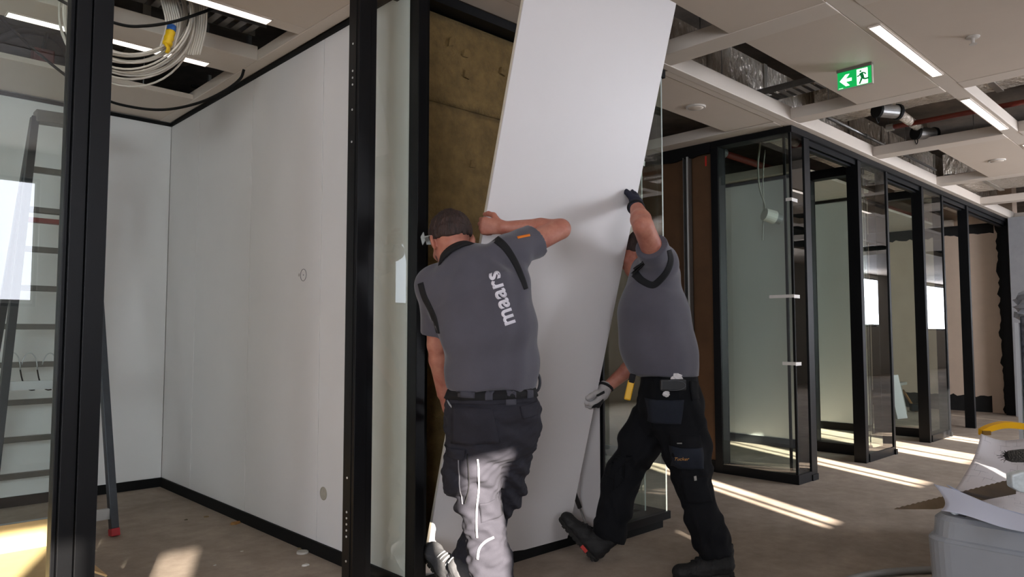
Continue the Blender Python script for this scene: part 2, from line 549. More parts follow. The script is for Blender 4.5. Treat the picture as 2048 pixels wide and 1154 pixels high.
# ---- solid front with mineral wool being closed by the lifted panel
wf = structure(empty('wall_front', (2.13, 2.8, 0)), 'open solid front filled with brown mineral wool boards', 'wall')
def wool_board(x0, x1, z0, z1, y):
    nx, nz = 22, max(4, int((z1 - z0) / 0.045))
    V, F = [], []
    for j in range(nz + 1):
        for i in range(nx + 1):
            ed = (i in (0, nx)) or (j in (0, nz))
            V.append((x0 + (x1 - x0) * i / nx, y + (0.006 if ed else random.uniform(-0.003, 0.003)), z0 + (z1 - z0) * j / nz))
    for j in range(nz):
        for i in range(nx):
            a = j * (nx + 1) + i
            F.append((a, a + 1, a + nx + 2, a + nx + 1))
    o = MB().add(V, F).build('insulation_board', M_WOOL, wf, smooth=True, thick=0.05, offset=-1)
    return o
for z0, z1 in ((0.05, 1.175), (1.18, 2.375), (2.38, 2.84)):
    bo = wool_board(2.056, 3.46, z0, z1, 2.885)
    for k in range(4):           # torn flakes and dents of the wool
        fx, fz = random.uniform(2.3, 2.75), random.uniform(z0 + 0.15, z1 - 0.15)
        p = [(0, 0), (0.035, 0.008), (0.05, 0.04), (0.03, 0.055), (0.008, 0.04)]
        MB().prism(p, (fx, 2.884, fz), (1, 0, random.uniform(-.5, .5)), (0, 0, 1), (0, -0.012, 0)).build('wool_flake', M_WOOL, bo)
MB().box(2.12, 3.47, 2.94, 3.0, 0, CZ).build('wall_core', mat('wall_core_grey', '#8e8c89'), wf)
MB().box(3.00, 3.47, 2.815, 2.835, 0.055, 2.84).build('wall_panel', M_PANEL, wf, bevel=0.001)
bt = MB().box(2.0, 3.47, 2.80, 2.88, 0, 0.045); bt.box(2.0, 3.47, 2.80, 2.806, 0.045, 0.06)
bt.build('base_track', M_BLACKM, wf)
ht = MB().box(1.995, 3.47, 2.80, 2.94, 2.85, CZ - 0.002)
ht.build('head_track', M_BLACK, wf)
MB().box(1.994, 2.051, 2.70, 2.72, 0, 2.845).box(2.0505, 2.054, 2.72, 2.94, 0, 2.845).build('end_post', M_BLACKM, wf)
clip = MB().box(2.056, 2.085, 2.868, 2.880, -0.012, 0.012).box(2.056, 2.063, 2.855, 2.868, -0.012, 0.012)
for z in (2.62, 2.05, 1.35, 0.72, 0.30):
    c_ = clip.build('clip', M_GALV, wf)
    c_.location.z = z

# ---- glazed fronts
GL = 0.010
def pane(x0, x1, y0, y1, z0, z1, par):
    return MB().box(x0, x1, y0, y1, z0, z1).build('pane', M_GLASS, par)
def post(x0, x1, y0, y1, par, z0=0.0, z1=2.845, name='post', m=None):
    return MB().box(x0, x1, y0, y1, z0, z1).build(name, m or M_BLACK, par, bevel=0.002)

w1 = structure(empty('window_1', (0.6, FY, 0)), 'large glass pane with black post left of the door opening', 'window')
pane(-2.4, 0.575, 2.688, 2.698, 0.05, 2.845, w1)
post(0.564, 0.577, 2.665, 2.72, w1, name='glazing_bead')
post(0.578, 0.6225, 2.648, FB, w1)
post(0.6245, 0.684, FY, FB, w1)
MB().box(-2.4, 0.564, 2.66, 2.73, 0, 0.05).build('bottom_rail', M_BLACK, w1)
post(-2.46, -2.4, FY, FB, w1)

w2 = structure(empty('window_2', (1.8, FY, 0)), 'narrow glass strip between two black posts beside the door opening', 'window')
pj = post(1.632, 1.690, FY, 2.725, w2)
post(1.692, 1.724, 2.648, 2.725, w2)
sc = MB()
for z in (0.26, 0.36, 0.385, 0.41, 0.435, 0.46, 0.60, 2.45, 2.33, 2.30, 2.27, 2.02, 2.16):
    sc.lathe([(0.005, 0), (0.005, 0.002), (0.003, 0.003)], (1.632, 2.69, z), (-1, 0, 0), 8)
sc.build('screws', mat('zinc_bright', '#c8c8c6'), pj)
MB().box(1.629, 1.632, 2.66, 2.664, 0, 2.845).build('seal', M_BLACKM, pj)
pane(1.722, 1.946, 2.682, 2.692, 0.05, 2.845, w2)
post(1.944, 1.993, FY, 2.712, w2)
MB().box(1.724, 1.944, 2.655, 2.71, 0, 0.05).build('bottom_rail', M_BLACK, w2)

w3 = structure(empty('window_3', (3.5, FY, 0)), 'glazed corner unit between the lifted panel and the passage', 'window')
post(3.25, 3.268, FY, 2.664, w3)
MB().box(3.252, 3.268, 2.665, 2.814, 0.06, 2.84).build('white_return', M_PANEL, w3)
pane(3.268, 3.870, 2.650, 2.650 + GL, 0.10, 2.845, w3)
pane(3.270, 3.780, 2.745, 2.745 + GL, 0.10, 2.845, w3)
pane(3.872, 3.872 + GL, 2.650, 3.30, 0.10, 2.845, w3)
pane(3.782, 3.782 + GL, 2.757, 3.30, 0.10, 2.845, w3)
post(3.76, 3.89, 3.30, 3.36, w3)
M_JOINT = mat('glass_joint', '#b9c2bb', 0.3)
MB().box(3.871, 3.883, 2.6485, 2.6498, 0.10, 2.845).build('glass_joint', M_JOINT, w3)
MB().box(3.781, 3.792, 2.7435, 2.7448, 0.10, 2.845).build('glass_joint', M_JOINT, w3)
MB().box(3.25, 3.895, 2.632, 2.765, 0.055, 0.10).box(3.765, 3.895, 2.765, 3.36, 0.055, 0.10).build('bottom_rail', M_BLACK, w3)
MB().box(3.25, 3.86, 2.665, 2.765, 0, 0.055).box(3.80, 3.86, 2.765, 3.36, 0, 0.055).build('plinth', M_BLACKM, w3)
# strips of white masking tape left on the glass
M_TAPE = mat('white_tape', '#d9d6d0', 0.7)
MB().obox((3.72, 2.7425, 2.31), (0.10, 0, -0.02), (0, 0.001, 0), (0.003, 0, 0.016)).build('tape_strip', M_TAPE, w3)
MB().box(3.52, 3.66, 2.648, 2.6498, 0.955, 0.972).build('tape_strip', M_TAPE, w3)

w4 = structure(empty('window_4', (5.7, FY, 0)), 'glazed corner unit beside the brown boards', 'window')
pane(5.715, 5.93, 2.650, 2.650 + GL, 0.075, 2.845, w4)
pane(5.815, 5.93, 2.745, 2.745 + GL, 0.075, 2.845, w4)
pane(5.700, 5.700 + GL, 2.668, 3.31, 0.075, 2.845, w4)
pane(5.800, 5.800 + GL, 2.765, 3.31, 0.075, 2.845, w4)
MB().box(5.699, 5.715, 2.649, 2.668, 0.075, 2.845).build('corner_joint', M_BLACKM, w4)
MB().box(5.799, 5.815, 2.745, 2.765, 0.075, 2.845).build('corner_joint', M_BLACKM, w4)
post(5.93, 6.035, FY, FB, w4)
post(5.69, 5.82, 3.31, 3.38, w4)
MB().box(5.69, 5.93, FY, 2.76, 0.0, 0.075).box(5.69, 5.82, 2.76, 3.31, 0.0, 0.075).build('bottom_rail', M_BLACK, w4)
MB().box(5.93, 6.035, 2.632, 2.64, 0.0, 0.05).build('post_foot', M_BLACKM, w4)
# pieces of white tape on the glass corner
for z, a0 in ((2.28, 2.70), (1.49, 2.86), (0.945, 2.76)):
    MB().box(5.6985, 5.6998, 2.649, a0, z, z + 0.026).box(5.699, 5.80, 2.6475, 2.6488, z - 0.004, z + 0.024).build('tape_strip', M_TAPE, w4)

def tee_unit(n, x0, label):
    w = structure(empty('window_%d' % n, (x0 + 0.4, FY, 0)), label, 'window')
    post(x0, x0 + 0.045, FY, FB, w)
    post(x0 + 0.047, x0 + 0.092, 2.648, FB, w)
    post(x0 + 0.73, x0 + 0.775, FY, FB, w)
    for y in (2.650, 2.745):
        pane(x0 + 0.092, x0 + 0.73, y, y + GL, 0.075, 2.845, w)
    MB().box(x0 + 0.092, x0 + 0.73, FY, 2.76, 0, 0.075).build('bottom_rail', M_BLACK, w)
    MB().box(x0 + 0.73, x0 + 0.785, 2.628, 2.64, 0, 0.05).build('post_foot', M_BLACKM, w)
    xc = x0 + 0.39
    for x in (xc, xc + 0.09):
        pane(x, x + GL, 2.765, 3.27, 0.10, 2.80, w)
    post(xc - 0.01, xc + 0.11, 3.27, 3.36, w)
    MB().box(xc - 0.01, xc + 0.11, 2.765, 3.27, 0, 0.10).build('bottom_rail', M_BLACK, w)
    MB().box(xc - 0.01, xc + 0.11, 2.765, 3.27, 2.80, CZ - 0.01).build('top_rail', M_BLACK, w)
    MB().box(xc + 0.045, xc + 0.055, 2.756, 2.764, 0.1, 2.84).build('glass_joint', M_BLACKM, w)
tee_unit(5, 7.08, 'glazed front between the first and second door openings of the corridor')
tee_unit(6, 8.90, 'glazed front between the second and third door openings of the corridor')
w7 = structure(MB().box(10.66, 10.705, FY, FB, 0, 2.845).box(10.707, 10.755, 2.648, FB, 0, 2.845).build('trim_1', M_BLACK), 'single black post near the beige core wall', 'post')
w7b = structure(MB().box(12.75, 12.80, FY, FB, 0, 2.845).build('trim_2', M_BLACK), 'black end post of the glazed fronts by the grey column', 'post')

# head rails of the fronts
hd = MB()
for a, b_ in ((-2.46, 1.995), (3.25, 3.90), (5.685, 12.80)):
    hd.box(a, b_, 2.632, 2.758, 2.845, CZ - 0.003)
hr = structure(hd.build('trim_3', M_BLACK), 'black head rail along the glazed fronts', 'rail')
for a, b_ in ((0.684, 1.632), (6.035, 7.08), (7.855, 8.90), (9.675, 10.66), (10.755, 12.75)):
    MB().box(a, b_, 2.66, 2.672, 2.800, 2.845).box(a, b_, 2.70, 2.745, 2.785, 2.845).build('door_head', M_BLACK, hr)
MB().box(5.685, 5.82, 2.758, 3.38, 2.845, CZ - 0.003).box(3.76, 3.90, 2.758, 3.36, 2.845, CZ - 0.003).build('return_head', M_BLACK, hr)

# ---- suspended ceiling
ce = structure(empty('ceiling', (4.6, 1.4, CZ)), 'suspended grey metal ceiling with several panels missing', 'ceiling')
def cpanel(x0, x1, y0, y1, z=CZ + 0.003):
    return MB().box(x0 + 0.002, x1 - 0.002, y0 + 0.002, y1 - 0.002, z, z + 0.035).build('ceiling_panel', M_CEIL, ce, bevel=0.0015)
def cbeam(x0, x1, y0, y1, h=0.09, z=CZ):
    return MB().box(x0, x1, y0, y1, z, z + h).build('ceiling_beam', M_BEAM, ce, bevel=0.004)
BX = [(-5.41, -5.24), (-3.59, -3.42), (-1.77, -1.60), (0.05, 0.22), (1.87, 2.04), (3.69, 3.87), (5.54, 5.70), (7.27, 7.45), (9.20, 9.37),
      (11.02, 11.19), (12.84, 13.0)] + [(14.66 + 1.82 * i, 14.83 + 1.82 * i) for i in range(9)]
for (a, b_) in BX:
    cbeam(a, b_, 1.51, 2.57); cbeam(a, b_, 0.30, 1.40); cbeam(a, b_, -2.6, 0.19)
cbeam(-8, 30.9, 1.40, 1.51, z=CZ + 0.004)
cbeam(-8, 30.9, 2.57, 2.632, h=0.11, z=CZ - 0.002)
cbeam(-8, 30.9, 0.19, 0.30)
cells = list(zip([b for a, b in BX], [a for a, b in BX[1:]]))
missing = {  # cell start -> rows left open
    2.04: ('r1',), 3.87: ('r1',), 5.70: ('r1', 'r2', 'r3'), 7.45: ('r1',), 9.37: ('r1', 'r2', 'r3'), 11.19: ('r1',), 13.0: ('r1', 'r2'), 16.65: ('r2', 'r3')}
rows = {'r1': (2.06, 2.57), 'r2': (1.51, 2.06), 'r3': (0.30, 1.40), 'r4': (-1.2, 0.19), 'r5': (-2.6, -1.2)}
for (a, b_) in cells:
    for r, (y0, y1) in rows.items():
        if r in missing.get(round(a, 2), ()) or (r == 'r4' and 3 < a < 16):  # unseen row left open so more light reaches the ceiling void
            continue
        cpanel(a, b_, y0, y1)
cpanel(2.04, 2.86, 2.06, 2.57); cbeam(1.997, 3.248, 2.634, 2.798, h=0.06)
# passage
cpanel(3.96, 5.50, 2.70, 3.12); cbeam(3.93, 5.70, 2.632, 2.695, h=0.10); cbeam(5.52, 5.685, 2.70, 7.4); cbeam(3.93, 5.50, 4.30, 4.46)
# empty room
cbeam(1.93, 2.012, 2.76, 6.08, h=0.07)
for a, b_ in ((-1.75, -0.02), (0.0, 1.93)):
    cpanel(a, b_, 2.76, 3.66); cpanel(a, b_, 5.36, 6.08)
cbeam(-7.9, 1.93, 3.66, 3.77, z=CZ + 0.004); cbeam(-7.9, 1.93, 4.30, 4.535); cbeam(-7.9, 1.93, 4.535, 4.64, z=CZ + 0.004)
cpanel(-7.9, -1.75, 2.76, 3.66); cpanel(-7.9, -1.75, 5.36, 6.08);
# rooms along the corridor
for a, b_ in ((5.82, 7.44), (7.56, 9.26), (9.38, 12.98)):
    cbeam(a, b_, 4.30, 4.48); cbeam(a, b_, 5.9, 6.1); cbeam(b_ - 0.09, b_, 3.4, 4.30); cbeam(b_ - 0.09, b_, 4.48, 5.9)
cpanel(7.56, 9.17, 3.30, 4.30); cpanel(7.56, 9.17, 4.48, 5.9); cpanel(9.38, 12.89, 3.6, 4.30); cpanel(9.38, 12.89, 4.48, 5.9)

# ================================================================== THINGS ON AND ABOVE THE CEILING
def ray_at(x, y):
    return CAM_F + CAM_R * (x - 1024.0) / FPX + CAM_U * (577.0 - y) / FPX
def onz(x, y, z):
    r = ray_at(x, y); return EYE + r * (z - EYE[2]) / r[2]
def ony(x, y, Y):
    r = ray_at(x, y); return EYE + r * Y / r[1]

# linear lights
def ceiling_light(x0, x1, y0, y1, label):
    t = thing('ceiling_light', ((x0 + x1) / 2, (y0 + y1) / 2, CZ), label, 'light', 'linear ceiling lights')
    e = 0.006
    MB().box(x0, x1, y0, y0 + e, CZ - 0.004, CZ + 0.03).box(x0, x1, y1 - e, y1, CZ - 0.004, CZ + 0.03) \
        .box(x0, x0 + e, y0 + e, y1 - e, CZ - 0.004, CZ + 0.03).box(x1 - e, x1, y0 + e, y1 - e, CZ - 0.004, CZ + 0.03) \
        .build('light_frame', M_BEAM, t)
    MB().box(x0 + e, x1 - e, y0 + e, y1 - e, CZ - 0.003, CZ + 0.02).build('diffuser', M_LED, t)
ceiling_light(4.17, 5.29, 1.412, 1.480, 'linear light in the corridor ceiling beside the green exit sign')
ceiling_light(5.97, 7.10, 1.430, 1.498, 'linear light in the corridor between two open ceiling voids')
ceiling_light(7.80, 8.92, 1.412, 1.480, 'linear light cut by the right edge of the picture')
ceiling_light(9.62, 10.74, 1.412, 1.480, 'linear light far down the corridor')
ceiling_light(2.35, 3.47, 1.412, 1.480, 'linear light nearest the camera in the corridor ceiling')
ceiling_light(0.55, 1.732, 3.676, 3.756, 'linear light nearest the glass in the empty room, beside the cable tray')
ceiling_light(0.67, 1.735, 4.548, 4.630, 'linear light crossing behind the cable coil in the empty room')
ceiling_light(-1.20, -0.1, 4.548, 4.630, 'linear light left of the ladder in the empty room')
ceiling_light(6.1, 7.2, 4.35, 4.42, 'linear light in the room behind the glazed corner')

# round ceiling fittings
M_FIT = mat('white_fitting', '#c9c2ba', 0.5)
def disk(x, y, label, r=0.075):
    t = thing('ceiling_speaker', (x, y, CZ), label, 'speaker', 'round ceiling fittings')
    MB().lathe([(r, 0), (r, -0.006), (r * 0.92, -0.012), (r * 0.9, -0.012)], (x, y, CZ + 0.004), n=32).build('rim', M_FIT, t, smooth=False)
    MB().lathe([(r * 0.9, -0.010), (r * 0.5, -0.016), (0.004, -0.018)], (x, y, CZ + 0.004), n=32).build('grille', M_CEIL, t, smooth=True)
disk(4.72, 2.92, 'round white ceiling fitting above the passage beside the brown boards')
p = onz(1994, 321, CZ)
disk(p[0], p[1], 'round white ceiling fitting far along the corridor')
t = thing('sprinkler', (4.74, 1.11, CZ), 'white sprinkler head in the corridor ceiling right of the light', 'sprinkler')
MB().lathe([(0.036, 0), (0.036, -0.006), (0.026, -0.012), (0.012, -0.013)], (4.74, 1.11, CZ + 0.004), n=28).build('rosette', M_FIT, t)
MB().lathe([(0.010, -0.006), (0.009, -0.034)], (4.74, 1.11, CZ), n=12).lathe([(0.020, -0.040), (0.020, -0.043)], (4.74, 1.11, CZ), n=16) \
    .bar((4.732, 1.11, CZ - 0.03), (4.732, 1.11, CZ - 0.042), 0.003, 0.003, (1, 0, 0)).build('nozzle', M_FIT, t)

# exit sign
M_GREEN = mat('exit_green', '#0aa650', 0.4, emit='#05a04a', estr=0.75)
M_SIGNW = mat('exit_white', '#f4fff8', 0.4, emit='#eafff2', estr=1.0)
sx = 4.727
t = thing('exit_sign', (sx, 1.77, CZ), 'green emergency exit sign with arrow and running figure under the ceiling', 'sign')
y0, y1, zt, zb = 1.872, 1.662, 2.884, 2.772          # seen from -X: left edge is y0
MB().box(sx, sx + 0.014, y1, y0, zb, zt).build('sign_plate', M_GREEN, t)
fr = MB()
fr.box(sx - 0.003, sx + 0.017, y1 - 0.005, y1, zb - 0.004, zt + 0.004).box(sx - 0.003, sx + 0.017, y0, y0 + 0.003, zb - 0.004, zt + 0.004)
fr.box(sx - 0.003, sx + 0.017, y1, y0, zb - 0.004, zb)
fr.build('sign_frame', mat('clear_edge', '#b8b4aa', 0.3), t)
MB().box(sx - 0.006, sx + 0.022, y1 - 0.004, y0 + 0.004, zt, CZ + 0.003).build('mount', mat('mount_grey', '#6e645b', 0.5), t)
W, H = y0 - y1, zt - zb
def sgn(poly, name, m, dx=0.0012):
    # u: 0..1 left to right, v: 0..1 bottom to top
    return MB().prism([(a * W, b * H) for a, b in poly], (sx, y0, zb), (0, -1, 0), (0, 0, 1), (-dx, 0, 0)).build(name, m, t)
sgn([(0.06, 0.48), (0.24, 0.82), (0.36, 0.82), (0.25, 0.57), (0.42, 0.57), (0.42, 0.39), (0.25, 0.39), (0.36, 0.14), (0.24, 0.14)], 'arrow', M_SIGNW)
sgn([(0.57, 0.04), (0.89, 0.04), (0.89, 0.94), (0.57, 0.94)], 'doorway', M_SIGNW)
def limb(a, b, w):
    a, b = np.array(a, float), np.array(b, float)
    d = (b - a) * np.array([W, H]); d /= np.linalg.norm(d)
    n = np.array([-d[1] / W, d[0] / H]) * w / 2
    return [tuple(a - n), tuple(b - n), tuple(b + n), tuple(a + n)]
man = MB()
def addpoly(poly):
    man.prism([(a * W, b * H) for a, b in poly], (sx - 0.0012, y0, zb), (0, -1, 0), (0, 0, 1), (-0.0008, 0, 0))
addpoly([(0.685 + 0.028 * math.cos(k), 0.80 + 0.055 * math.sin(k)) for k in np.linspace(0, 2 * math.pi, 15)[:-1]])
for a, b_, w in (((0.70, 0.70), (0.745, 0.42), 0.020), ((0.70, 0.69), (0.64, 0.56), 0.008), ((0.64, 0.56), (0.58, 0.54), 0.008),
                 ((0.71, 0.70), (0.79, 0.68), 0.008), ((0.79, 0.68), (0.84, 0.57), 0.008), ((0.735, 0.46), (0.79, 0.31), 0.012),
                 ((0.79, 0.31), (0.92, 0.32), 0.010), ((0.735, 0.46), (0.69, 0.27), 0.012), ((0.69, 0.27), (0.645, 0.09), 0.010)):
    addpoly(limb(a, b_, w))
man.build('running_figure', mat('exit_dark_green', '#05662f', 0.4, emit='#067a3a', estr=0.45), t)
sgn([(0.03, 0.05), (0.16, 0.05), (0.16, 0.075), (0.03, 0.075)], 'small_print', M_SIGNW)

# ducts
def duct(x0, x1, y0, y1, z0, z1, label, m=None, seams=6, axis='X'):
    o = thing('air_duct', ((x0 + x1) / 2, (y0 + y1) / 2, z0), label, 'duct')
    n = 40
    V, F = [], []
    per = [(y0, z0), ((y0 + y1) / 2, z0 - 0.01), (y1, z0), (y1, z1), (y0, z1), (y0, (z0 + z1) / 2)] if axis == 'X' else \
          [(x0, z0), ((x0 + x1) / 2, z0 - 0.01), (x1, z0), (x1, z1), (x0, z1), (x0, (z0 + z1) / 2)]
    a0, a1 = (x0, x1) if axis == 'X' else (y0, y1)
    k = len(per)
    for i in range(n + 1):
        s = a0 + (a1 - a0) * i / n
        for (q, z) in per:
            j = random.uniform(-0.008, 0.008)
            V.append((s, q + j, z + j) if axis == 'X' else (q + j, s, z + j))
    for i in range(n):
        for c_ in range(k):
            q = (i * k + c_, i * k + (c_ + 1) % k, (i + 1) * k + (c_ + 1) % k, (i + 1) * k + c_)
            F.append(q if axis == 'Y' else q[::-1])
    F += [tuple(range(k)), tuple(range(n * k, n * k + k))[::-1]]
    MB().add(V, F).build('duct_body', m or M_FOIL, o)
    for i in range(seams):
        s = a0 + (a1 - a0) * (i + 0.5) / seams
        e = 0.012
        b = MB()
        if axis == 'X':
            b.box(s - 0.025, s + 0.025, y0 - e, y1 + e, z0 - e - 0.006, z0 - 0.004).box(s - 0.025, s + 0.025, y0 - e, y0 - 0.006, z0, z1)
        else:
            b.box(x0 - e, x1 + e, s - 0.025, s + 0.025, z0 - e - 0.006, z0 - 0.004).box(x0 - e, x0 - 0.006, s - 0.025, s + 0.025, z0, z1)
        b.build('joint_tape', mat('foil_tape', '#c9c4bb', 0.35, metal=0.8), o)
    return o
duct(3.4, 13.0, 2.80, 3.25, 3.03, 3.42, 'long foil-wrapped air duct above the glazed fronts', seams=11)
duct(6.30, 6.95, -2.3, 2.70, 3.20, 3.52, 'crinkled foil air duct crossing the corridor above the open void', axis='Y')
duct(9.95, 10.95, -2.0, 2.70, 3.05, 3.40, 'wide foil air duct crossing far down the corridor', axis='Y')
duct(7.05, 9.0, -0.2, 1.1, 3.10, 3.45, 'foil air duct running along the right of the corridor', seams=8)
M_GDUCT = mat('grey_duct', '#7d7a76', 0.45, metal=0.5, noise=0.3, nscale=8)
duct(-3.0, 0.25, 3.85, 4.27, 3.12, 3.5, 'grey sheet metal duct above the empty room', m=M_GDUCT)
duct(-3.0, 1.9, 5.02, 5.45, 3.16, 3.5, 'grey sheet metal duct at the rear of the empty room', m=M_GDUCT)

# red sprinkler pipes
def pipe(a, b_, r, label, m=None, flanges=(), name='sprinkler_pipe', cat='pipe'):
    a, b_ = np.array(a, float), np.array(b_, float)
    o = thing(name, a, label, cat)
    MB().cyl(a, b_, r, 14).build('pipe_run', m or M_RED, o, smooth=True)
    d = (b_ - a) / np.linalg.norm(b_ - a)
    for f in flanges:
        c_ = a + (b_ - a) * f
        MB().cyl(c_ - d * 0.03, c_ + d * 0.03, r * 1.45, 14).build('coupling', M_GALV, o)
    m_ = (a + b_) / 2
    if name == 'sprinkler_pipe':
        MB().cyl(m_, (m_[0], m_[1], 3.195 if 6.3 < m_[0] < 6.95 else 3.76), 0.005, 6).build('pipe_hanger', M_GALV, o)
    return o
q = onz(1713, 268, 3.06)
pipe((q[0], 2.30, 3.06), (q[0], -2.0, 3.06), 0.022, 'red sprinkler pipe crossing the open void past the exit sign', flanges=(0.0, 0.25))
pipe((q[0] - 0.6, q[1] + 0.02, 3.10), (q[0] + 2.4, q[1] + 0.02, 3.10), 0.014, 'thin galvanised pipe along the corridor void', m=M_GALV, flanges=(0.3,), name='galvanised_pipe')
MB().cyl((q[0] + 0.9, q[1] + 0.02, 3.10), (q[0] + 0.9, q[1] + 0.02, 3.76), 0.004, 6).build('pipe_hanger', M_GALV, bpy.data.objects['galvanised_pipe'])
q = onz(1880, 356, 3.05)
pipe((q[0], q[1], 3.05), (q[0], -1.5, 3.05), 0.022, 'red sprinkler pipe in the second open void of the corridor', flanges=(0.02,))
pipe((3.42, 2.75, 3.16), (3.42, -2.0, 3.16), 0.03, 'red sprinkler pipe above the lifted white panel', flanges=(0.1,))
pipe((3.95, 3.46, 3.17), (5.68, 3.46, 3.17), 0.03, 'red sprinkler pipe above the passage', flanges=(0.5,))
pipe((5.85, 3.75, 3.02), (12.8, 3.75, 3.02), 0.035, 'red sprinkler pipe above the glazed rooms', flanges=(0.1, 0.4))
pipe((-2.8, 4.88, 3.12), (1.9, 4.88, 3.12), 0.026, 'dark red pipe above the empty room', flanges=(0.3, 0.8))

# round dampers with actuators in the void past the exit sign
def damper(px, py, dirv, label, L=0.20):
    c_ = onz(px, py, 3.03); d = np.array(dirv, float); d /= np.linalg.norm(d)
    o = thing('duct_damper', c_, label, 'damper', 'round dampers in the open void')
    MB().cyl(c_ - d * L / 2, c_ + d * L / 2, 0.055, 20).build('damper_body', M_GALV, o, smooth=False)
    for s in (-1, 1):
        MB().cyl(c_ + d * (L / 2 * s - 0.012), c_ + d * (L / 2 * s + 0.012), 0.064, 20).build('rim', M_BLACKM, o)
    MB().box(c_[0] - 0.04, c_[0] + 0.04, c_[1] - 0.03, c_[1] + 0.03, c_[2] + 0.05, c_[2] + 0.12).build('actuator', mat('actuator_grey', '#8d877d', 0.5), o)
    lp = [c_ + np.array([-0.05 + 0.04 * math.cos(k), 0.06, -0.045 + 0.05 * math.sin(k)]) for k in np.linspace(0, 2 * math.pi, 19)[:-1]]
    MB().tube(lp, 0.004, 6, closed=True).build('wire_loop', M_BLACKM, o)
damper(1775, 222, (0.9, -0.5, 0), 'round metal damper nearer the exit sign')
damper(1850, 267, (0.9, -0.5, 0), 'round metal damper nearer the second corridor light')
a_, b_ = onz(1795, 225, 3.08), onz(1842, 258, 3.08)
t = pipe(a_, b_, 0.04, 'short silver flexible duct between the two dampers', m=M_FOIL, name='flexible_duct', cat='duct')

# cable trays
def tray(x0, x1, y0, y1, z, axis, label, pitch=0.1):
    o = thing('cable_tray', ((x0 + x1) / 2, (y0 + y1) / 2, z), label, 'cable tray')
    h = 0.05
    if axis == 'X':
        for y in (y0, y1):
            MB().box(x0, x1, y - 0.002, y + 0.002, z, z + h).build('side_rail', M_GALV, o)
        n = int((x1 - x0) / pitch)
        base = MB().box(-0.02, 0.02, y0, y1, z, z + 0.004)
    else:
        for x in (x0, x1):
            MB().box(x - 0.002, x + 0.002, y0, y1, z, z + h).build('side_rail', M_GALV, o)
        n = int((y1 - y0) / pitch)
        base = MB().box(x0, x1, -0.02, 0.02, z, z + 0.004)
    first = None
    for i in range(n):
        s = (x0 if axis == 'X' else y0) + (i + 0.5) * pitch
        if first is None:
            first = base.build('rung', M_GALV, o)
            c_ = first
        else:
            c_ = first.copy(); COL.objects.link(c_)
        if axis == 'X':
            c_.location.x = s
        else:
            c_.location.y = s
    return o
tray(0.3, 1.90, 4.12, 4.28, 3.04, 'X', 'slotted metal cable tray in the void above the empty room', 0.075)
q = onz(1580, 185, 3.06)
tray(q[0] - 0.10, q[0] + 0.10, 1.3, 2.78, 3.06, 'Y', 'metal cable tray in the void beside the exit sign', 0.07)

# hanger rods between slab and ceiling grid
rods = [(3.78, 2.3, 'thin hanger rod above the first cross beam beside the lifted panel'), (5.62, 2.30, 'thin hanger rod above the cross beam by the exit sign'),
        (7.36, 2.3, 'thin hanger rod above the cross beam behind the red pipe'), (6.15, 1.46, 'thin hanger rod above the second corridor light'),
        (4.55, 2.60, 'thin hanger rod at the open void by the glazed corner'), (1.45, 4.40, 'thin hanger rod over the white beam behind the cable coil'),
        (1.60, 5.40, 'thin hanger rod at the rear void of the empty room'), (9.28, 2.2, 'thin hanger rod farthest along the corridor')]
rod_me = None
for (x, y, lab) in rods:
    if rod_me is None:
        o = MB().cyl((0, 0, CZ + 0.04), (0, 0, 3.76), 0.004, 6).build('hanger_rod', M_GALV)
        rod_me = o
    else:
        o = rod_me.copy(); COL.objects.link(o)
    o.location = (x, y, 0)
    tag(o, lab, 'rod', 'ceiling hanger rods')
# black clamp brackets beside the white partition
for (px, py, lab) in ((498, 108, 'black hanger bracket in the void nearest the cable tray'), (418, 182, 'black hanger bracket in the rear void by the partition')):
    c_ = onz(px, py, 3.03)
    t = thing('hanger_bracket', c_, lab, 'bracket', 'black hanger brackets')
    MB().box(c_[0] - 0.13, c_[0] + 0.10, c_[1] - 0.012, c_[1] + 0.012, c_[2], c_[2] + 0.02).build('bracket_arm', M_BLACKM, t)
    MB().box(c_[0] - 0.012, c_[0] + 0.012, c_[1] - 0.012, c_[1] + 0.012, c_[2] - 0.06, c_[2] + 0.12).build('bracket_post', M_GALV, t)

# coil of white data cables
CY = 3.99
t = thing('cable_coil', ony(262, 150, CY), 'hanging coil of white data cables tied with yellow and blue tape', 'cable coil')
M_CABLE = mat('white_cable', '#c9c1b6', 0.5)
for i in range(17):
    cxp, cyp = 262 + random.uniform(-8, 8), 30 + random.uniform(-6, 6)
    k = i / 16
    rx, ry = 96 + 42 * k, 78 + 58 * k ** 1.2
    dd = CY + random.uniform(-0.05, 0.05)
    ph = random.uniform(0, 6)
    pts = []
    for a in np.linspace(0, 2 * math.pi, 49)[:-1]:
        w = 1 + 0.025 * math.sin(2 * a + ph) + 0.015 * math.sin(3 * a + 2 * ph)
        pts.append(ony(cxp + rx * w * math.cos(a), cyp + ry * w * math.sin(a), dd + 0.04 * math.sin(a + ph)))
    MB().tube(pts, 0.0055, 7, closed=True).build('cable_loop', M_CABLE, t, smooth=True)
for k in range(7):      # bundles rising into the void
    o_ = (k - 3) * 4.6
    MB().tube(bez([ony(385 + o_, 110, CY), ony(397 + o_, 60, CY - .01), ony(399 + o_, 10, CY - .01 * k), ony(392 + o_, -40, CY), ony(385 + o_, -75, CY)], 8), 0.0055, 7).build('cable_loop', M_CABLE, t, smooth=True)
    MB().tube(bez([ony(334 + o_, 95, CY - .06), ony(346 + o_, 50, CY - .06), ony(338 + o_, 5, CY - .06), ony(322 + o_ * 1.4, -70, CY)], 8), 0.0055, 7).build('cable_loop', M_CABLE, t, smooth=True)
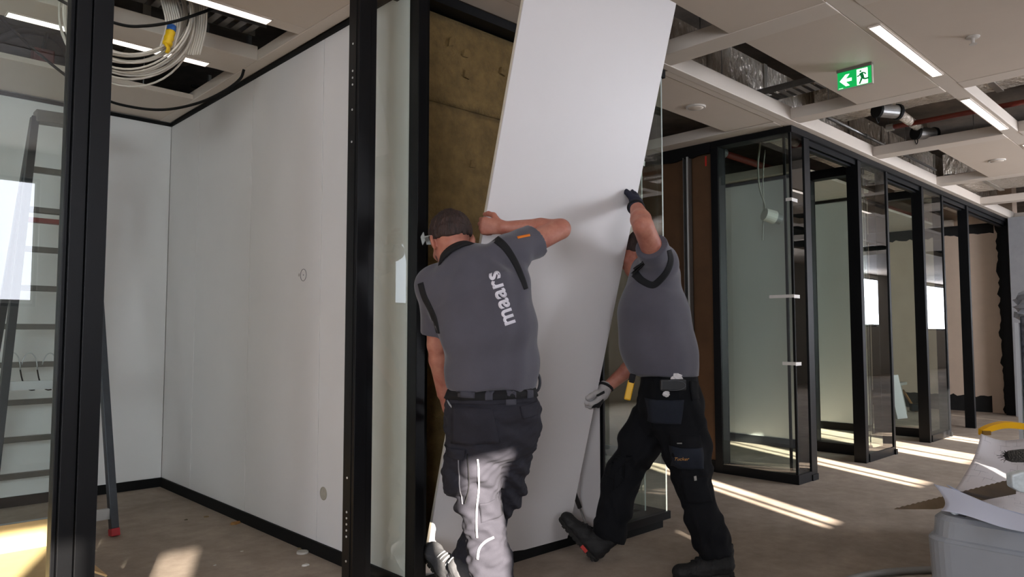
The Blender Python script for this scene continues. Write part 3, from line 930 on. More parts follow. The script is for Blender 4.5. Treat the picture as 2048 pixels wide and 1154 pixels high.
def wrap(p0, p1, r, name, m, par):
    pts = [p0 + (p1 - p0) * k for k in np.linspace(0, 1, 7)]
    return MB().tube(pts, [r * (1 + 0.12 * math.sin(9 * k)) for k in range(7)], 12, flat=0.75).build(name, m, par, smooth=True)
wrap(ony(343, 52, CY - .06), ony(341, 63, CY - .06), 0.030, 'blue_tape', mat('blue_tape', '#1f5fae', 0.5), t)
wrap(ony(341, 63, CY - .06), ony(333, 92, CY - .06), 0.032, 'yellow_tape', mat('yellow_tape', '#dfb40d', 0.5), t)
MB().tube([ony(332, 88, CY - .08), ony(337, 97, CY - .09), ony(335, 106, CY - .08)], [0.022, 0.014, 0.02], 8, flat=0.5).build('tape_end', MATS['yellow_tape'], t, smooth=True)

# loose black cables
tag(MB().tube(bez([at(-40, 0, 4.05), at(0, 35, 4.12), at(60, 92, 4.2), at(120, 142, 4.3), at(165, 175, 4.4), at(205, 196, 4.5), at(240, 209, 4.5), at(300, 219, 4.5), at(350, 217, 4.5),
                    at(405, 203, 4.5), at(452, 180, 4.48), at(480, 158, 4.48), at(488, 139, 4.48)], 8), 0.0085, 8).build('power_cable', M_BLACKM, smooth=True),
    'slack black cable sagging from the ceiling beam to the left in the empty room', 'cable')
tag(MB().tube(bez([ony(60, -40, 3.87), ony(110, -6, 3.87), ony(170, 25, 3.87), ony(245, 50, 3.87), ony(290, 52, 3.87), ony(340, 45, 3.87), ony(390, 30, 3.87), ony(445, 8, 3.87), ony(465, -12, 3.9)], 8), 0.008, 8).build('power_cable', M_BLACKM, smooth=True),
    'black cable passing across the front of the white cable coil', 'cable')
tag(MB().tube(bez([at(-30, 95, 5.2), at(10, 74, 5.2), at(60, 62, 5.2), at(100, 70, 5.2), at(130, 95, 5.2), at(145, 140, 5.2)], 8), 0.028, 10).build('flexible_hose', mat('dark_hose', '#2a2622', 0.7), smooth=True),
    'dark flexible hose arching in the rear void behind the left glass', 'hose')
q = at(85, 122, 4.75)
t = thing('valve_box', q, 'dark red valve box in the rear void behind the left glass', 'valve')
MB().box(q[0] - 0.06, q[0] + 0.06, q[1] - 0.05, q[1] + 0.05, q[2] - 0.05, q[2] + 0.07).build('valve_body', mat('dark_red', '#5c1d17', 0.6), t, bevel=0.01)
MB().cyl(q + np.array([0, 0, 0.07]), q + np.array([0.03, 0, 0.26]), 0.012, 8).build('valve_stem', M_BLACKM, t)

# junction box dangling in the glazed room
t = thing('dangling_box', at(1540, 432, 6.9), 'white junction box dangling on cables behind the glazed corner', 'junction box')
c_ = at(1542, 433, 6.9); ax = CAM_R * 0.9 - CAM_U * 0.25 + CAM_F * .2; ax /= np.linalg.norm(ax)
MB().cyl(c_ - ax * 0.075, c_ + ax * 0.035, 0.06, 20, r2=0.066).build('box_body', mat('box_white', '#c3bfb4', 0.5), t)
MB().cyl(c_ + ax * 0.036, c_ + ax * 0.10, 0.05, 20).build('box_end', mat('box_grey', '#6b6a66', 0.5), t)
MB().tube(bez([at(1521, 285, 6.9), at(1516, 330, 6.9), at(1519, 375, 6.9), at(1528, 405, 6.9), at(1530, 425, 6.9)], 8), 0.008, 7).build('cable', mat('grey_cable', '#8b8679', 0.5), t, smooth=True)
MB().tube(bez([at(1530, 300, 6.95), at(1526, 350, 6.95), at(1527, 410, 6.95), at(1526, 450, 6.95), at(1525, 481, 6.95)], 8), 0.006, 7).build('cable', MATS['grey_cable'], t, smooth=True)

# ================================================================== THINGS ON THE FLOOR
# ---- the white wall panel the two men are fitting
PBL = np.array([2.1254, 2.8237, 0.052]); PBR = np.array([3.1105, 2.7918, 0.052]); PTL = np.array([2.1289, 2.0444, 2.8698])
pu = PBR - PBL; PW = np.linalg.norm(pu); pu /= PW
pv = PTL - PBL; pv -= pu * np.dot(pu, pv); PL = np.linalg.norm(pv); pv /= PL
pn = np.cross(pu, pv)                      # faces the corridor
if pn[1] > 0:
    pn = -pn
pt = thing('cladding_sheet', PBL + pu * PW / 2, 'tall white wall panel tilted out between the two men', 'panel')
pc = PBL + pu * PW / 2 + pv * PL / 2
MB().obox(pc, pu * PW / 2, pv * PL / 2, pn * 0.0025).build('panel_face', M_PANEL, pt)
MB().obox(pc - pn * 0.0095, pu * (PW / 2 - .0005), pv * (PL / 2 - .0005), pn * 0.007).build('panel_core', M_EDGE, pt)
def on_panel(u, v, off=0.0):
    return PBL + pu * u + pv * v + pn * off
def panel_at(x, y):
    """u, v on the panel seen at a pixel"""
    r = ray_at(x, y); k = np.dot(PBL - EYE, pn) / np.dot(r, pn); q = EYE + r * k - PBL
    return np.dot(q, pu), np.dot(q, pv)

# ---- folding ladder in the empty room
M_ALU = mat('ladder_aluminium', '#6f6c67', 0.42, metal=0.55, noise=0.25, nscale=12)
M_STILE = mat('ladder_stile', '#3d4146', 0.45, metal=0.4, noise=0.25, nscale=10)
M_SILV = mat('ladder_silver', '#b9bcbe', 0.35, metal=0.5)
M_REDCAP = mat('red_plastic', '#b3202a', 0.45)
lt = thing('step_ladder', (1.05, 5.35, 0), 'tall aluminium folding ladder behind the left glass with red feet', 'ladder')
top = {0: np.array([0.955, 5.35, 2.56]), 1: np.array([1.25, 5.35, 2.57])}
far = {0: np.array([0.78, 5.93, 0.0]), 1: np.array([1.345, 5.93, 0.0])}
near = {0: np.array([0.715, 4.81, 0.0]), 1: np.array([1.345, 4.81, 0.0])}
for s in (0, 1):
    for ft in (far, near):
        d = top[s] - ft[s]; d /= np.linalg.norm(d)
        sti = MB().bar(ft[s] + d * 0.03, top[s], 0.042, 0.062, (0, 1, 0)).build('stile', M_STILE, lt, bevel=0.003)
        MB().bar(ft[s], ft[s] + d * 0.045, 0.048, 0.070, (0, 1, 0)).build('foot_cap', M_REDCAP, sti, bevel=0.004)
def on_side(ft, s, z):
    k = z / top[s][2]; return ft[s] + (top[s] - ft[s]) * k
for i in range(9):
    z = 0.245 + 0.25 * i
    MB().bar(on_side(far, 0, z), on_side(far, 1, z), 0.045, 0.036).build('rung', M_ALU, lt, bevel=0.003)
MB().bar(on_side(near, 0, 0.90), on_side(near, 1, 0.90), 0.02, 0.05).build('cross_bar', M_SILV, lt)
MB().bar(on_side(near, 0, 0.13) - np.array([.05, 0, 0]), on_side(near, 1, 0.13) + np.array([.02, 0, 0]), 0.03, 0.06).build('stabiliser_bar', M_SILV, lt)
MB().bar(top[0] + np.array([0, 0, .01]), top[1] + np.array([0, 0, .01]), 0.10, 0.075).build('top_cap', M_ALU, lt, bevel=0.004)
MB().bar(on_side(far, 0, 1.93), on_side(far, 1, 1.93), 0.05, 0.03).build('red_rail', mat('faded_red', '#8c4a47', 0.5), lt)
MB().bar(on_side(far, 1, 0.23), on_side(far, 1, 0.08) * np.array([1, 1, 0]) + np.array([-0.14, -0.02, 0.25]), 0.015, 0.015).build('brace', M_ALU, lt)
# hooks slung over a rung
for k, px in enumerate((38, 72, 112)):
    z0 = on_side(far, 0, 0.995)
    base = ony(px, 742, z0[1])
    t = thing('metal_hook', base, ['bent hook on the ladder rung nearest the frame edge', 'bent hook on the ladder rung, middle of three', 'bent hook on the ladder rung nearest the black post'][k], 'hook', 'hooks on the ladder rung')
    arc = [base + np.array([-0.045 + 0.045 * math.cos(a), -0.035, 0.012 + 0.11 * math.sin(a)]) for a in np.linspace(0, math.pi * .9, 14)]
    MB().tube(arc, 0.004, 6).build('hook_wire', M_SILV, t, smooth=True)
    low = [base + np.array([0.0, -0.035, 0.01]), base + np.array([0.012, -0.036, -0.05]), base + np.array([0.03, -0.037, -0.10]), base + np.array([0.06, -0.037, -0.125]), base + np.array([0.085, -0.037, -0.125])]
    MB().tube(bez(low, 5), 0.011, 6, flat=0.4).build('hook_strap', M_BLACKM, t, smooth=True)

# ---- cardboard box behind the left glass
M_CARD = mat('cardboard', '#c7a577', 0.85, noise=0.15, nscale=10)
t = thing('cardboard_box', (0.42, 3.55, 0), 'open cardboard box in the sun behind the left glass', 'box')
MB().box(0.10, 0.84, 3.28, 3.80, 0.0, 0.26).build('box_body', M_CARD, t, bevel=0.003)
MB().obox((0.47, 3.83, 0.31), (0.36, 0, 0), (0, 0.003, 0.0), (0, 0.03, 0.055)).build('flap', M_CARD, t)
MB().obox((0.862, 3.54, 0.245), (0.035, 0, -0.02), (0, 0.25, 0), (0.002, 0, 0.003)).build('flap', M_CARD, t)
MB().box(0.38, 0.44, 3.275, 3.805, 0.2605, 0.262).build('packing_tape', mat('packing_tape', '#c7a06a', 0.3), t)

# ---- scraps on the floor
def scrap(px, py, kind, label, size, color):
    c_ = onz(px, py, 0.0)
    m = mat('scrap_' + color.strip('#'), color, 0.85, noise=0.25, nscale=40)
    if kind == 'disc':
        o = MB().lathe([(size, 0.0), (size, 0.008), (size * 0.85, 0.011), (size * .3, 0.009)], c_, n=18).build('plaster_disc', m)
    else:
        n = 7
        poly = [(size * random.uniform(.6, 1.1) * math.cos(2 * math.pi * i / n), size * random.uniform(.4, .8) * math.sin(2 * math.pi * i / n)) for i in range(n)]
        V = [(c_[0] + a, c_[1] + b, 0.0005) for a, b in poly] + [(c_[0] + a * .8, c_[1] + b * .8, size * random.uniform(.15, .4)) for a, b in poly]
        F = [tuple(range(n))[::-1], tuple(range(n, 2 * n))] + [(i, (i + 1) % n, n + (i + 1) % n, n + i) for i in range(n)]
        o = MB().add(V, F).build('floor_scrap', m)
    tag(o, label, 'debris', 'scraps on the floor')
scrap(605, 1106, 'disc', 'flat whitish disc on the floor of the empty room', 0.032, '#c5c1b8')
scrap(612, 1131, 'chip', 'small white chip in front of the whitish disc', 0.024, '#d4d0c8')
scrap(470, 1048, 'chip', 'orange-brown scrap near the skirting of the partition', 0.040, '#b5854c')
scrap(258, 968, 'chip', 'beige crumb by the rear wall skirting', 0.030, '#ad9a72')
scrap(392, 988, 'chip', 'beige crumb by the partition skirting nearest the corner', 0.030, '#ad9a72')
scrap(413, 1034, 'chip', 'small brown scrap left of the orange-brown one', 0.022, '#8f7a56')
scrap(478, 1024, 'chip', 'dark crumb touching the partition skirting', 0.022, '#75654b')
scrap(600, 1098, 'chip', 'brown twig-like scrap beside the whitish disc', 0.022, '#7a6d52')
scrap(430, 1131, 'chip', 'tiny white crumb in the middle of the empty room floor', 0.012, '#d4d0c8')
scrap(484, 1103, 'chip', 'tiny pale crumb right of the sun patch', 0.012, '#cfcac0')
scrap(372, 1040, 'chip', 'tiny dark crumb above the sun patch', 0.016, '#6b6050')
scrap(1260, 1063, 'chip', 'tiny white chip by the base of the glazed corner', 0.014, '#d4d0c8')
# crumpled ball and a dark handled tool by the fixed panel
c_ = onz(1233, 1090, 0.0)
V, F = [], []
for j in range(9):
    for i in range(14):
        a, b_ = 2 * math.pi * i / 14, math.pi * j / 8
        r = 0.034 * (1 + random.uniform(-.14, .14))
        V.append((c_[0] + r * math.cos(a) * math.sin(b_), c_[1] + r * math.sin(a) * math.sin(b_), max(0.0005, 0.034 + r * math.cos(b_))))
for j in range(8):
    for i in range(14):
        F.append((j * 14 + i, (j + 1) * 14 + i, (j + 1) * 14 + (i + 1) % 14, j * 14 + (i + 1) % 14))
tag(MB().add(V, F).build('paper_ball', mat('ball_cream', '#b5aa94', 0.8)), 'crumpled cream ball on the floor behind the braced boot', 'paper ball')
t = thing('pry_bar', (3.16, 2.775, 0), 'dark handled bar leaning against the fixed white panel', 'tool')
a_ = np.array([3.235, 2.70, 0.0]); b_ = np.array([3.14, 2.805, 0.385])
MB().cyl(a_, a_ + (b_ - a_) * .55, 0.006, 10).build('bar_shaft', M_GALV, t, smooth=True)
MB().cyl(a_ + (b_ - a_) * .55, b_, 0.013, 12).build('bar_handle', mat('handle_dark', '#1d1a18', 0.6), t, smooth=True)

# ---- things inside the far rooms
t = thing('leaning_board', (10.3, 3.30, 0), 'small white board leaning in the second door opening', 'board')
q0, q1 = onz(1792, 838, 0.0), onz(1812, 836, 0.0)
MB().obox((q0 + q1) / 2 + np.array([0.03, 0.05, 0.30]), (q1 - q0) / 2, (np.array([0.10, 0.14, 0.60])) / 2, np.array([0.012, 0.012, -0.004])).build('board_face', M_PANEL, t)
q0 = onz(1833, 824, 0.0); 
t = thing('hammer', q0, 'long handled hammer leaning in the second door opening', 'hammer')
MB().cyl(q0, at(1806, 781, 11.6), 0.02, 10).build('hammer_handle', mat('wood_handle', '#8a6239', 0.6), t, smooth=True)
MB().obox(q0 + np.array([0, 0, 0.07]), CAM_R * 0.09, CAM_F * 0.04, (0, 0, 0.055)).build('hammer_head', M_BLACKM, t, bevel=0.01)
t = thing('trestle', onz(1800, 838, 0), 'small grey trestle behind the white leaning board', 'trestle')
q0 = onz(1806, 826, 0.0)
for dx in (-0.12, 0.12):
    MB().bar(q0 + np.array([dx, 0, 0]), q0 + np.array([dx * .4, 0.05, 0.42]), 0.03, 0.03).build('trestle_leg', mat('trestle_grey', '#8f8b82', 0.6), t)
    MB().bar(q0 + np.array([dx, 0.25, 0]), q0 + np.array([dx * .4, 0.2, 0.42]), 0.03, 0.03).build('trestle_leg', MATS['trestle_grey'], t)
MB().box(q0[0] - 0.16, q0[0] + 0.16, q0[1] - 0.02, q0[1] + 0.28, 0.42, 0.46).build('trestle_top', MATS['trestle_grey'], t)

# ================================================================== FOREGROUND, RIGHT
def rounded_rect(x0, x1, y0, y1, r, n=7):
    P = []
    for (cx_, cy_, a0) in ((x1 - r, y0 + r, -90), (x1 - r, y1 - r, 0), (x0 + r, y1 - r, 90), (x0 + r, y0 + r, 180)):
        for k in range(n + 1):
            a = math.radians(a0 + 90 * k / n)
            P.append((cx_ + r * math.cos(a), cy_ + r * math.sin(a)))
    return P
def ringloft(rings, closed_top=True, closed_bot=True):
    """rings: list of (outline, z)"""
    mb = MB(); V, F = [], []
    k = len(rings[0][0])
    for pl, z in rings:
        V += [(a, b, z) for a, b in pl]
    for j in range(len(rings) - 1):
        for i in range(k):
            F.append((j * k + i, j * k + (i + 1) % k, (j + 1) * k + (i + 1) % k, (j + 1) * k + i))
    if closed_bot:
        F.append(tuple(range(k))[::-1])
    if closed_top:
        F.append(tuple(range((len(rings) - 1) * k, len(rings) * k)))
    return mb.add(V, F)
M_GREY = mat('grey_plastic', '#8c9096', 0.38, noise=0.10, nscale=5, bump=0.02, bscale=250)
BX0, BX1, BY0, BY1 = 2.42, 2.80, 0.02, 0.735
t = thing('tool_container', (2.6, 0.36, 0), 'grey plastic tool container with rounded corners at the right edge', 'container')
rr = lambda o, r: rounded_rect(BX0 - o, BX1 + o, BY0 - o, BY1 + o, r)
ringloft([(rr(-0.03, .05), 0.0), (rr(-0.02, .06), 0.02), (rr(0.0, .07), 0.30), (rr(0.012, .075), 0.58), (rr(0.012, .075), 0.591)]).build('container_body', M_GREY, t, smooth=False)
ringloft([(rr(0.012, .075), 0.5915), (rr(0.006, .072), 0.599), (rr(0.0, .07), 0.603), (rr(-0.004, .07), 0.650), (rr(-0.018, .06), 0.662), (rr(-0.040, .05), 0.662), (rr(-0.055, .045), 0.632)]).build('container_lid', M_GREY, t, smooth=False)
MB().box(BX0 + 0.10, BX1 - 0.10, BY0 + 0.15, BY1 - 0.15, 0.631, 0.639).build('lid_inlay', M_BLACKM, t)

def sheet(name, corners, bulge, m, label, nu=18, nv=18, group=None, fold=None):
    """curved sheet between four corners (00, 10, 11, 01); bulge(u, v) -> offset vector"""
    A, B, C_, D = (np.array(c, float) for c in corners)
    V, F, UV = [], [], []
    for j in range(nv + 1):
        for i in range(nu + 1):
            u, v = i / nu, j / nv
            V.append((1 - u) * (1 - v) * A + u * (1 - v) * B + u * v * C_ + (1 - u) * v * D + np.array(bulge(u, v)))
            UV.append((u, v))
    for j in range(nv):
        for i in range(nu):
            a = j * (nu + 1) + i
            F.append((a, a + 1, a + nu + 2, a + nu + 1))
    o = MB().add(V, F).build(name, m, smooth=True, thick=0.0008)
    lay = o.data.uv_layers.new(name='uv')
    for lp in o.data.loops:
        lay.data[lp.index].uv = UV[lp.vertex_index]
    tag(o, label, 'paper', group)
    return o
def paper_mat(name, base, line, scale):
    m = mat(name, base, 0.8)
    nt = m.node_tree; b = nt.nodes['Principled BSDF']
    tc = nt.nodes.new('ShaderNodeUVMap')
    br = nt.nodes.new('ShaderNodeTexBrick')
    br.inputs['Scale'].default_value = scale
    br.inputs['Mortar Size'].default_value = 0.010
    br.inputs['Color1'].default_value = (*hexc(base), 1)
    br.inputs['Color2'].default_value = tuple(x * .96 for x in hexc(base)) + (1,)
    br.inputs['Mortar'].default_value = (*hexc(line), 1)
    br.inputs['Row Height'].default_value = 0.45
    br.inputs['Brick Width'].default_value = 0.9
    nt.links.new(tc.outputs[0], br.inputs['Vector'])
    n = nt.nodes.new('ShaderNodeTexNoise'); n.inputs['Scale'].default_value = 3.0
    nt.links.new(tc.outputs[0], n.inputs['Vector'])
    r = nt.nodes.new('ShaderNodeValToRGB')
    r.color_ramp.elements[0].position = 0.48; r.color_ramp.elements[1].position = 0.56
    nt.links.new(n.outputs['Fac'], r.inputs['Fac'])
    mx = nt.nodes.new('ShaderNodeMix'); mx.data_type = 'RGBA'
    mx.inputs['A'].default_value = (*hexc(base), 1)
    nt.links.new(r.outputs['Color'], mx.inputs['Factor'])
    nt.links.new(br.outputs['Color'], mx.inputs['B'])
    nt.links.new(mx.outputs['Result'], b.inputs['Base Color'])
    return m
M_DRAW = paper_mat('drawing_paper', '#d3d0d4', '#85838c', 5.0)
M_PAPER = mat('blue_white_paper', '#ccd2e4', 0.7)
wv = lambda a, f=6.0: (lambda u, v: (0, 0, a * math.sin(f * u + 2 * v) * math.sin(3 * v + 1)))
sheet('drawing_sheet', [at(1903, 990, 2.42), at(2075, 1012, 2.25), at(2075, 885, 2.76), at(1961, 868, 2.84)],
      lambda u, v: CAM_U * (0.012 * math.sin(5 * u + 3 * v)) - CAM_F * (0.03 * math.sin(3.1 * v)), M_DRAW, 'large construction drawing leaning up behind the saw', group='sheets on the tool container')
sheet('drawing_sheet', [at(1968, 1024, 2.17), at(2085, 1058, 1.985), at(2090, 985, 2.36), at(1960, 985, 2.42)],
      lambda u, v: CAM_U * (0.006 * math.sin(4 * u)), M_DRAW, 'crumpled construction drawing lying under the saw blade', group='sheets on the tool container')
sheet('paper_sheet', [at(1882, 1021, 2.18), at(2085, 1072, 1.90), at(2085, 1042, 1.97), at(1867, 968, 2.36)],
      lambda u, v: -CAM_F * (0.04 * math.sin(math.pi * v)) + CAM_U * (0.004 * math.sin(7 * u)), M_PAPER, 'bluish white folded sheet curling over the corner of the container', group='sheets on the tool container')
sheet('paper_sheet', [at(1930, 1008, 2.225), at(2085, 1060, 1.95), at(2085, 1046, 2.01), at(1892, 972, 2.40)],
      lambda u, v: CAM_U * (0.006 * math.sin(6 * u + 2)) - CAM_F * 0.02 * math.sin(math.pi * v), mat('blue_paper', '#aebad8', 0.7), 'second bluish sheet tucked inside the folded one', group='sheets on the tool container')

# hand saw
t = thing('hand_saw', at(1920, 1000, 2.30), 'hand saw with dark blade and white handle lying over the drawings', 'saw')
A, B = (1789, 1018, 2.52), (2032, 957, 2.16)
up_e, lo_e = [], []
nt_ = 46
for i in range(nt_ + 1):
    k = i / nt_
    x = A[0] + (B[0] - A[0]) * k; d = A[2] + (B[2] - A[2]) * k
    yu = 1018 + (957 - 1018) * k
    yl = 1018.6 if x < 1872 else 1018.6 + (988 - 1018.6) * (x - 1872) / (B[0] - 1872)
    up_e.append(at(x, yu - (1.6 if i % 2 else 0), d)); lo_e.append(at(x, max(yl, yu + 0.5), d))
k = nt_ + 1
V = [p_ + CAM_F * o_ for o_ in (0, 0.0016) for p_ in up_e + lo_e]
F = []
for i in range(nt_):
    F.append((i, k + i, k + i + 1, i + 1))
    F.append((2 * k + i, 2 * k + i + 1, 3 * k + i + 1, 3 * k + i))
    F.append((i, i + 1, 2 * k + i + 1, 2 * k + i)); F.append((k + i, 3 * k + i, 3 * k + i + 1, k + i + 1))
MB().add(V, F).build('saw_blade', mat('saw_steel', '#6b6258', 0.4, metal=0.7, noise=0.2, nscale=15), t)
hp = [(2024, 951), (2046, 944), (2085, 946), (2085, 984), (2062, 990), (2040, 984), (2026, 976)]
c0 = [at(x, y, 2.14) for x, y in hp]; c1 = [q_ + CAM_F * 0.03 for q_ in c0]
n = len(hp)
MB().add(c0 + c1, [tuple(range(n)), tuple(range(n, 2 * n))[::-1]] + [(i, n + i, n + (i + 1) % n, (i + 1) % n) for i in range(n)]).build('saw_handle', mat('handle_white', '#c9d0d0', 0.5, noise=0.25, nscale=60), t, bevel=0.005)
# yellow spirit-level strap behind the drawings, black brush
yb = bez([at(1966, 866, 2.92), at(1985, 857, 2.92), at(2012, 851, 2.92), at(2045, 853, 2.92), at(2090, 862, 2.92)], 8)
V, F = [], []
for q_ in yb:
    V += [q_ - CAM_U * 0.012, q_ + CAM_U * 0.012, q_ + CAM_U * 0.012 + CAM_F * .03, q_ - CAM_U * 0.012 + CAM_F * .03]
for i in range(len(yb) - 1):
    for c_ in range(4):
        F.append((4 * i + c_, 4 * i + (c_ + 1) % 4, 4 * i + 4 + (c_ + 1) % 4, 4 * i + 4 + c_))
F += [(3, 2, 1, 0), tuple(4 * (len(yb) - 1) + c_ for c_ in range(4))]
t = thing('yellow_strap', yb[0], 'bright yellow strap curving behind the leaning drawing', 'strap')
MB().add(V, F).build('strap_band', mat('strap_yellow', '#eeb10c', 0.45), t)
MB().obox(at(1973, 866, 2.915), CAM_R * 0.016, CAM_U * 0.008, CAM_F * 0.004).build('strap_label', mat('label_brown', '#7b5a20', 0.6), t)
t = thing('black_brush', at(2030, 912, 2.5), 'black bristle brush lying on the leaning drawing', 'brush')
a_, b_ = at(2013, 913, 2.50), at(2090, 909, 2.40)
MB().tube([a_ + (b_ - a_) * k for k in np.linspace(0, 1, 9)], [0.014, .02, .021, .022, .022, .022, .022, .022, .02], 14).build('brush_head', mat('bristle_black', '#0e0d0d', 0.9, noise=.3, nscale=80, bump=.8, bscale=200), t)
br = MB()
for k in range(60):
    q_ = a_ + (b_ - a_) * random.uniform(0, .35); dv = np.array([random.uniform(-1, 1) for _ in range(3)]); dv -= (b_ - a_) * .0
    dv = dv / np.linalg.norm(dv) + (a_ - b_) / np.linalg.norm(a_ - b_) * .6
    br.cyl(q_, q_ + dv * 0.022, 0.0007, 4, cap=False)
o_ = br.build('bristles', MATS['bristle_black'], t); o_['kind'] = 'stuff'

# dark crates that carry the drawings and the strap
t = thing('tool_crate', (3.2, 0.42, 0), 'low dark tool crate under the leaning drawing', 'crate', 'dark tool crates')
MB().box(2.98, 3.28, 0.16, 0.60, 0.0, 0.62).build('crate_body', mat('crate_dark', '#1c1d20', 0.5), t, bevel=0.01)
MB().box(2.97, 3.285, 0.15, 0.61, 0.622, 0.66).build('crate_lid', mat('crate_dark', '#1c1d20'), t, bevel=0.008)
t = thing('tool_crate', (3.46, 0.44, 0), 'taller dark tool crate under the yellow strap', 'crate', 'dark tool crates')
MB().box(3.31, 3.62, 0.18, 0.66, 0.0, 0.74).build('crate_body', MATS['crate_dark'], t, bevel=0.01)
MB().box(3.305, 3.625, 0.175, 0.665, 0.742, 0.78).build('crate_lid', MATS['crate_dark'], t, bevel=0.008)

# wrapped trolley at the right edge
t = thing('wrapped_trolley', (5.1, 0.7, 0), 'dark mottled stack under a crumpled grey sheet at the right edge', 'trolley')
M_MOT = mat('dark_mottled', '#11131a', 0.45, noise=0.9, nscale=38, color2='#5a5d66', detail=10)
q = at(2042, 700, 4.1)
MB().box(q[0], q[0] + 0.5, q[1] - 0.6, q[1], 0.12, 1.30).build('stack_body', M_MOT, t, bevel=0.01)
MB().box(q[0] - 0.02, q[0] + 0.02, q[1] + 0.002, q[1] + 0.022, 0.12, 1.26).build('white_edge', mat('edge_white', '#c4c8cc', 0.5), t)
cr = MB(); V, F = [], []
for j in range(13):
    for i in range(25):
        a = 2 * math.pi * i / 24; z = 1.27 + 0.20 * j / 12
        rr_ = 0.36 + random.uniform(-.025, .025) - (0.10 * max(0, j - 9) / 3)
        V.append((q[0] + 0.25 + rr_ * .82 * math.cos(a) * (1 if j < 12 else .6), q[1] - 0.30 + rr_ * math.sin(a) * (1 if j < 12 else .6), z + random.uniform(-.012, .012) - (0.06 * math.sin(3 * a) if j == 0 else 0)))
for j in range(12):
    for i in range(24):
        F.append((j * 25 + i, j * 25 + i + 1, (j + 1) * 25 + i + 1, (j + 1) * 25 + i))
F.append(tuple(12 * 25 + i for i in range(24)))
cr.add(V, F).build('crumpled_sheet', mat('sheet_grey', '#a9adb6', 0.8, noise=.1, nscale=12), t)
for dx in (0.06, 0.44):
    for dy in (-0.54, -0.06):
        MB().cyl((q[0] + dx, q[1] + dy - .02, 0.06), (q[0] + dx, q[1] + dy + .02, 0.06), 0.06, 18).build('caster', M_BLACKM, t)
# grey vacuum hose on the floor
tag(MB().tube(bez([onz(1640, 1185, 0.02) + np.array([0, 0, 0]), onz(1700, 1158, 0.02), onz(1760, 1146, 0.02), onz(1820, 1141, 0.02), onz(1880, 1140, 0.02), onz(1960, 1150, 0.02)], 8), 0.017, 10).build('vacuum_hose', mat('hose_grey', '#7c7a76', 0.5), smooth=True),
    'grey hose lying on the floor beside the tool container', 'hose')

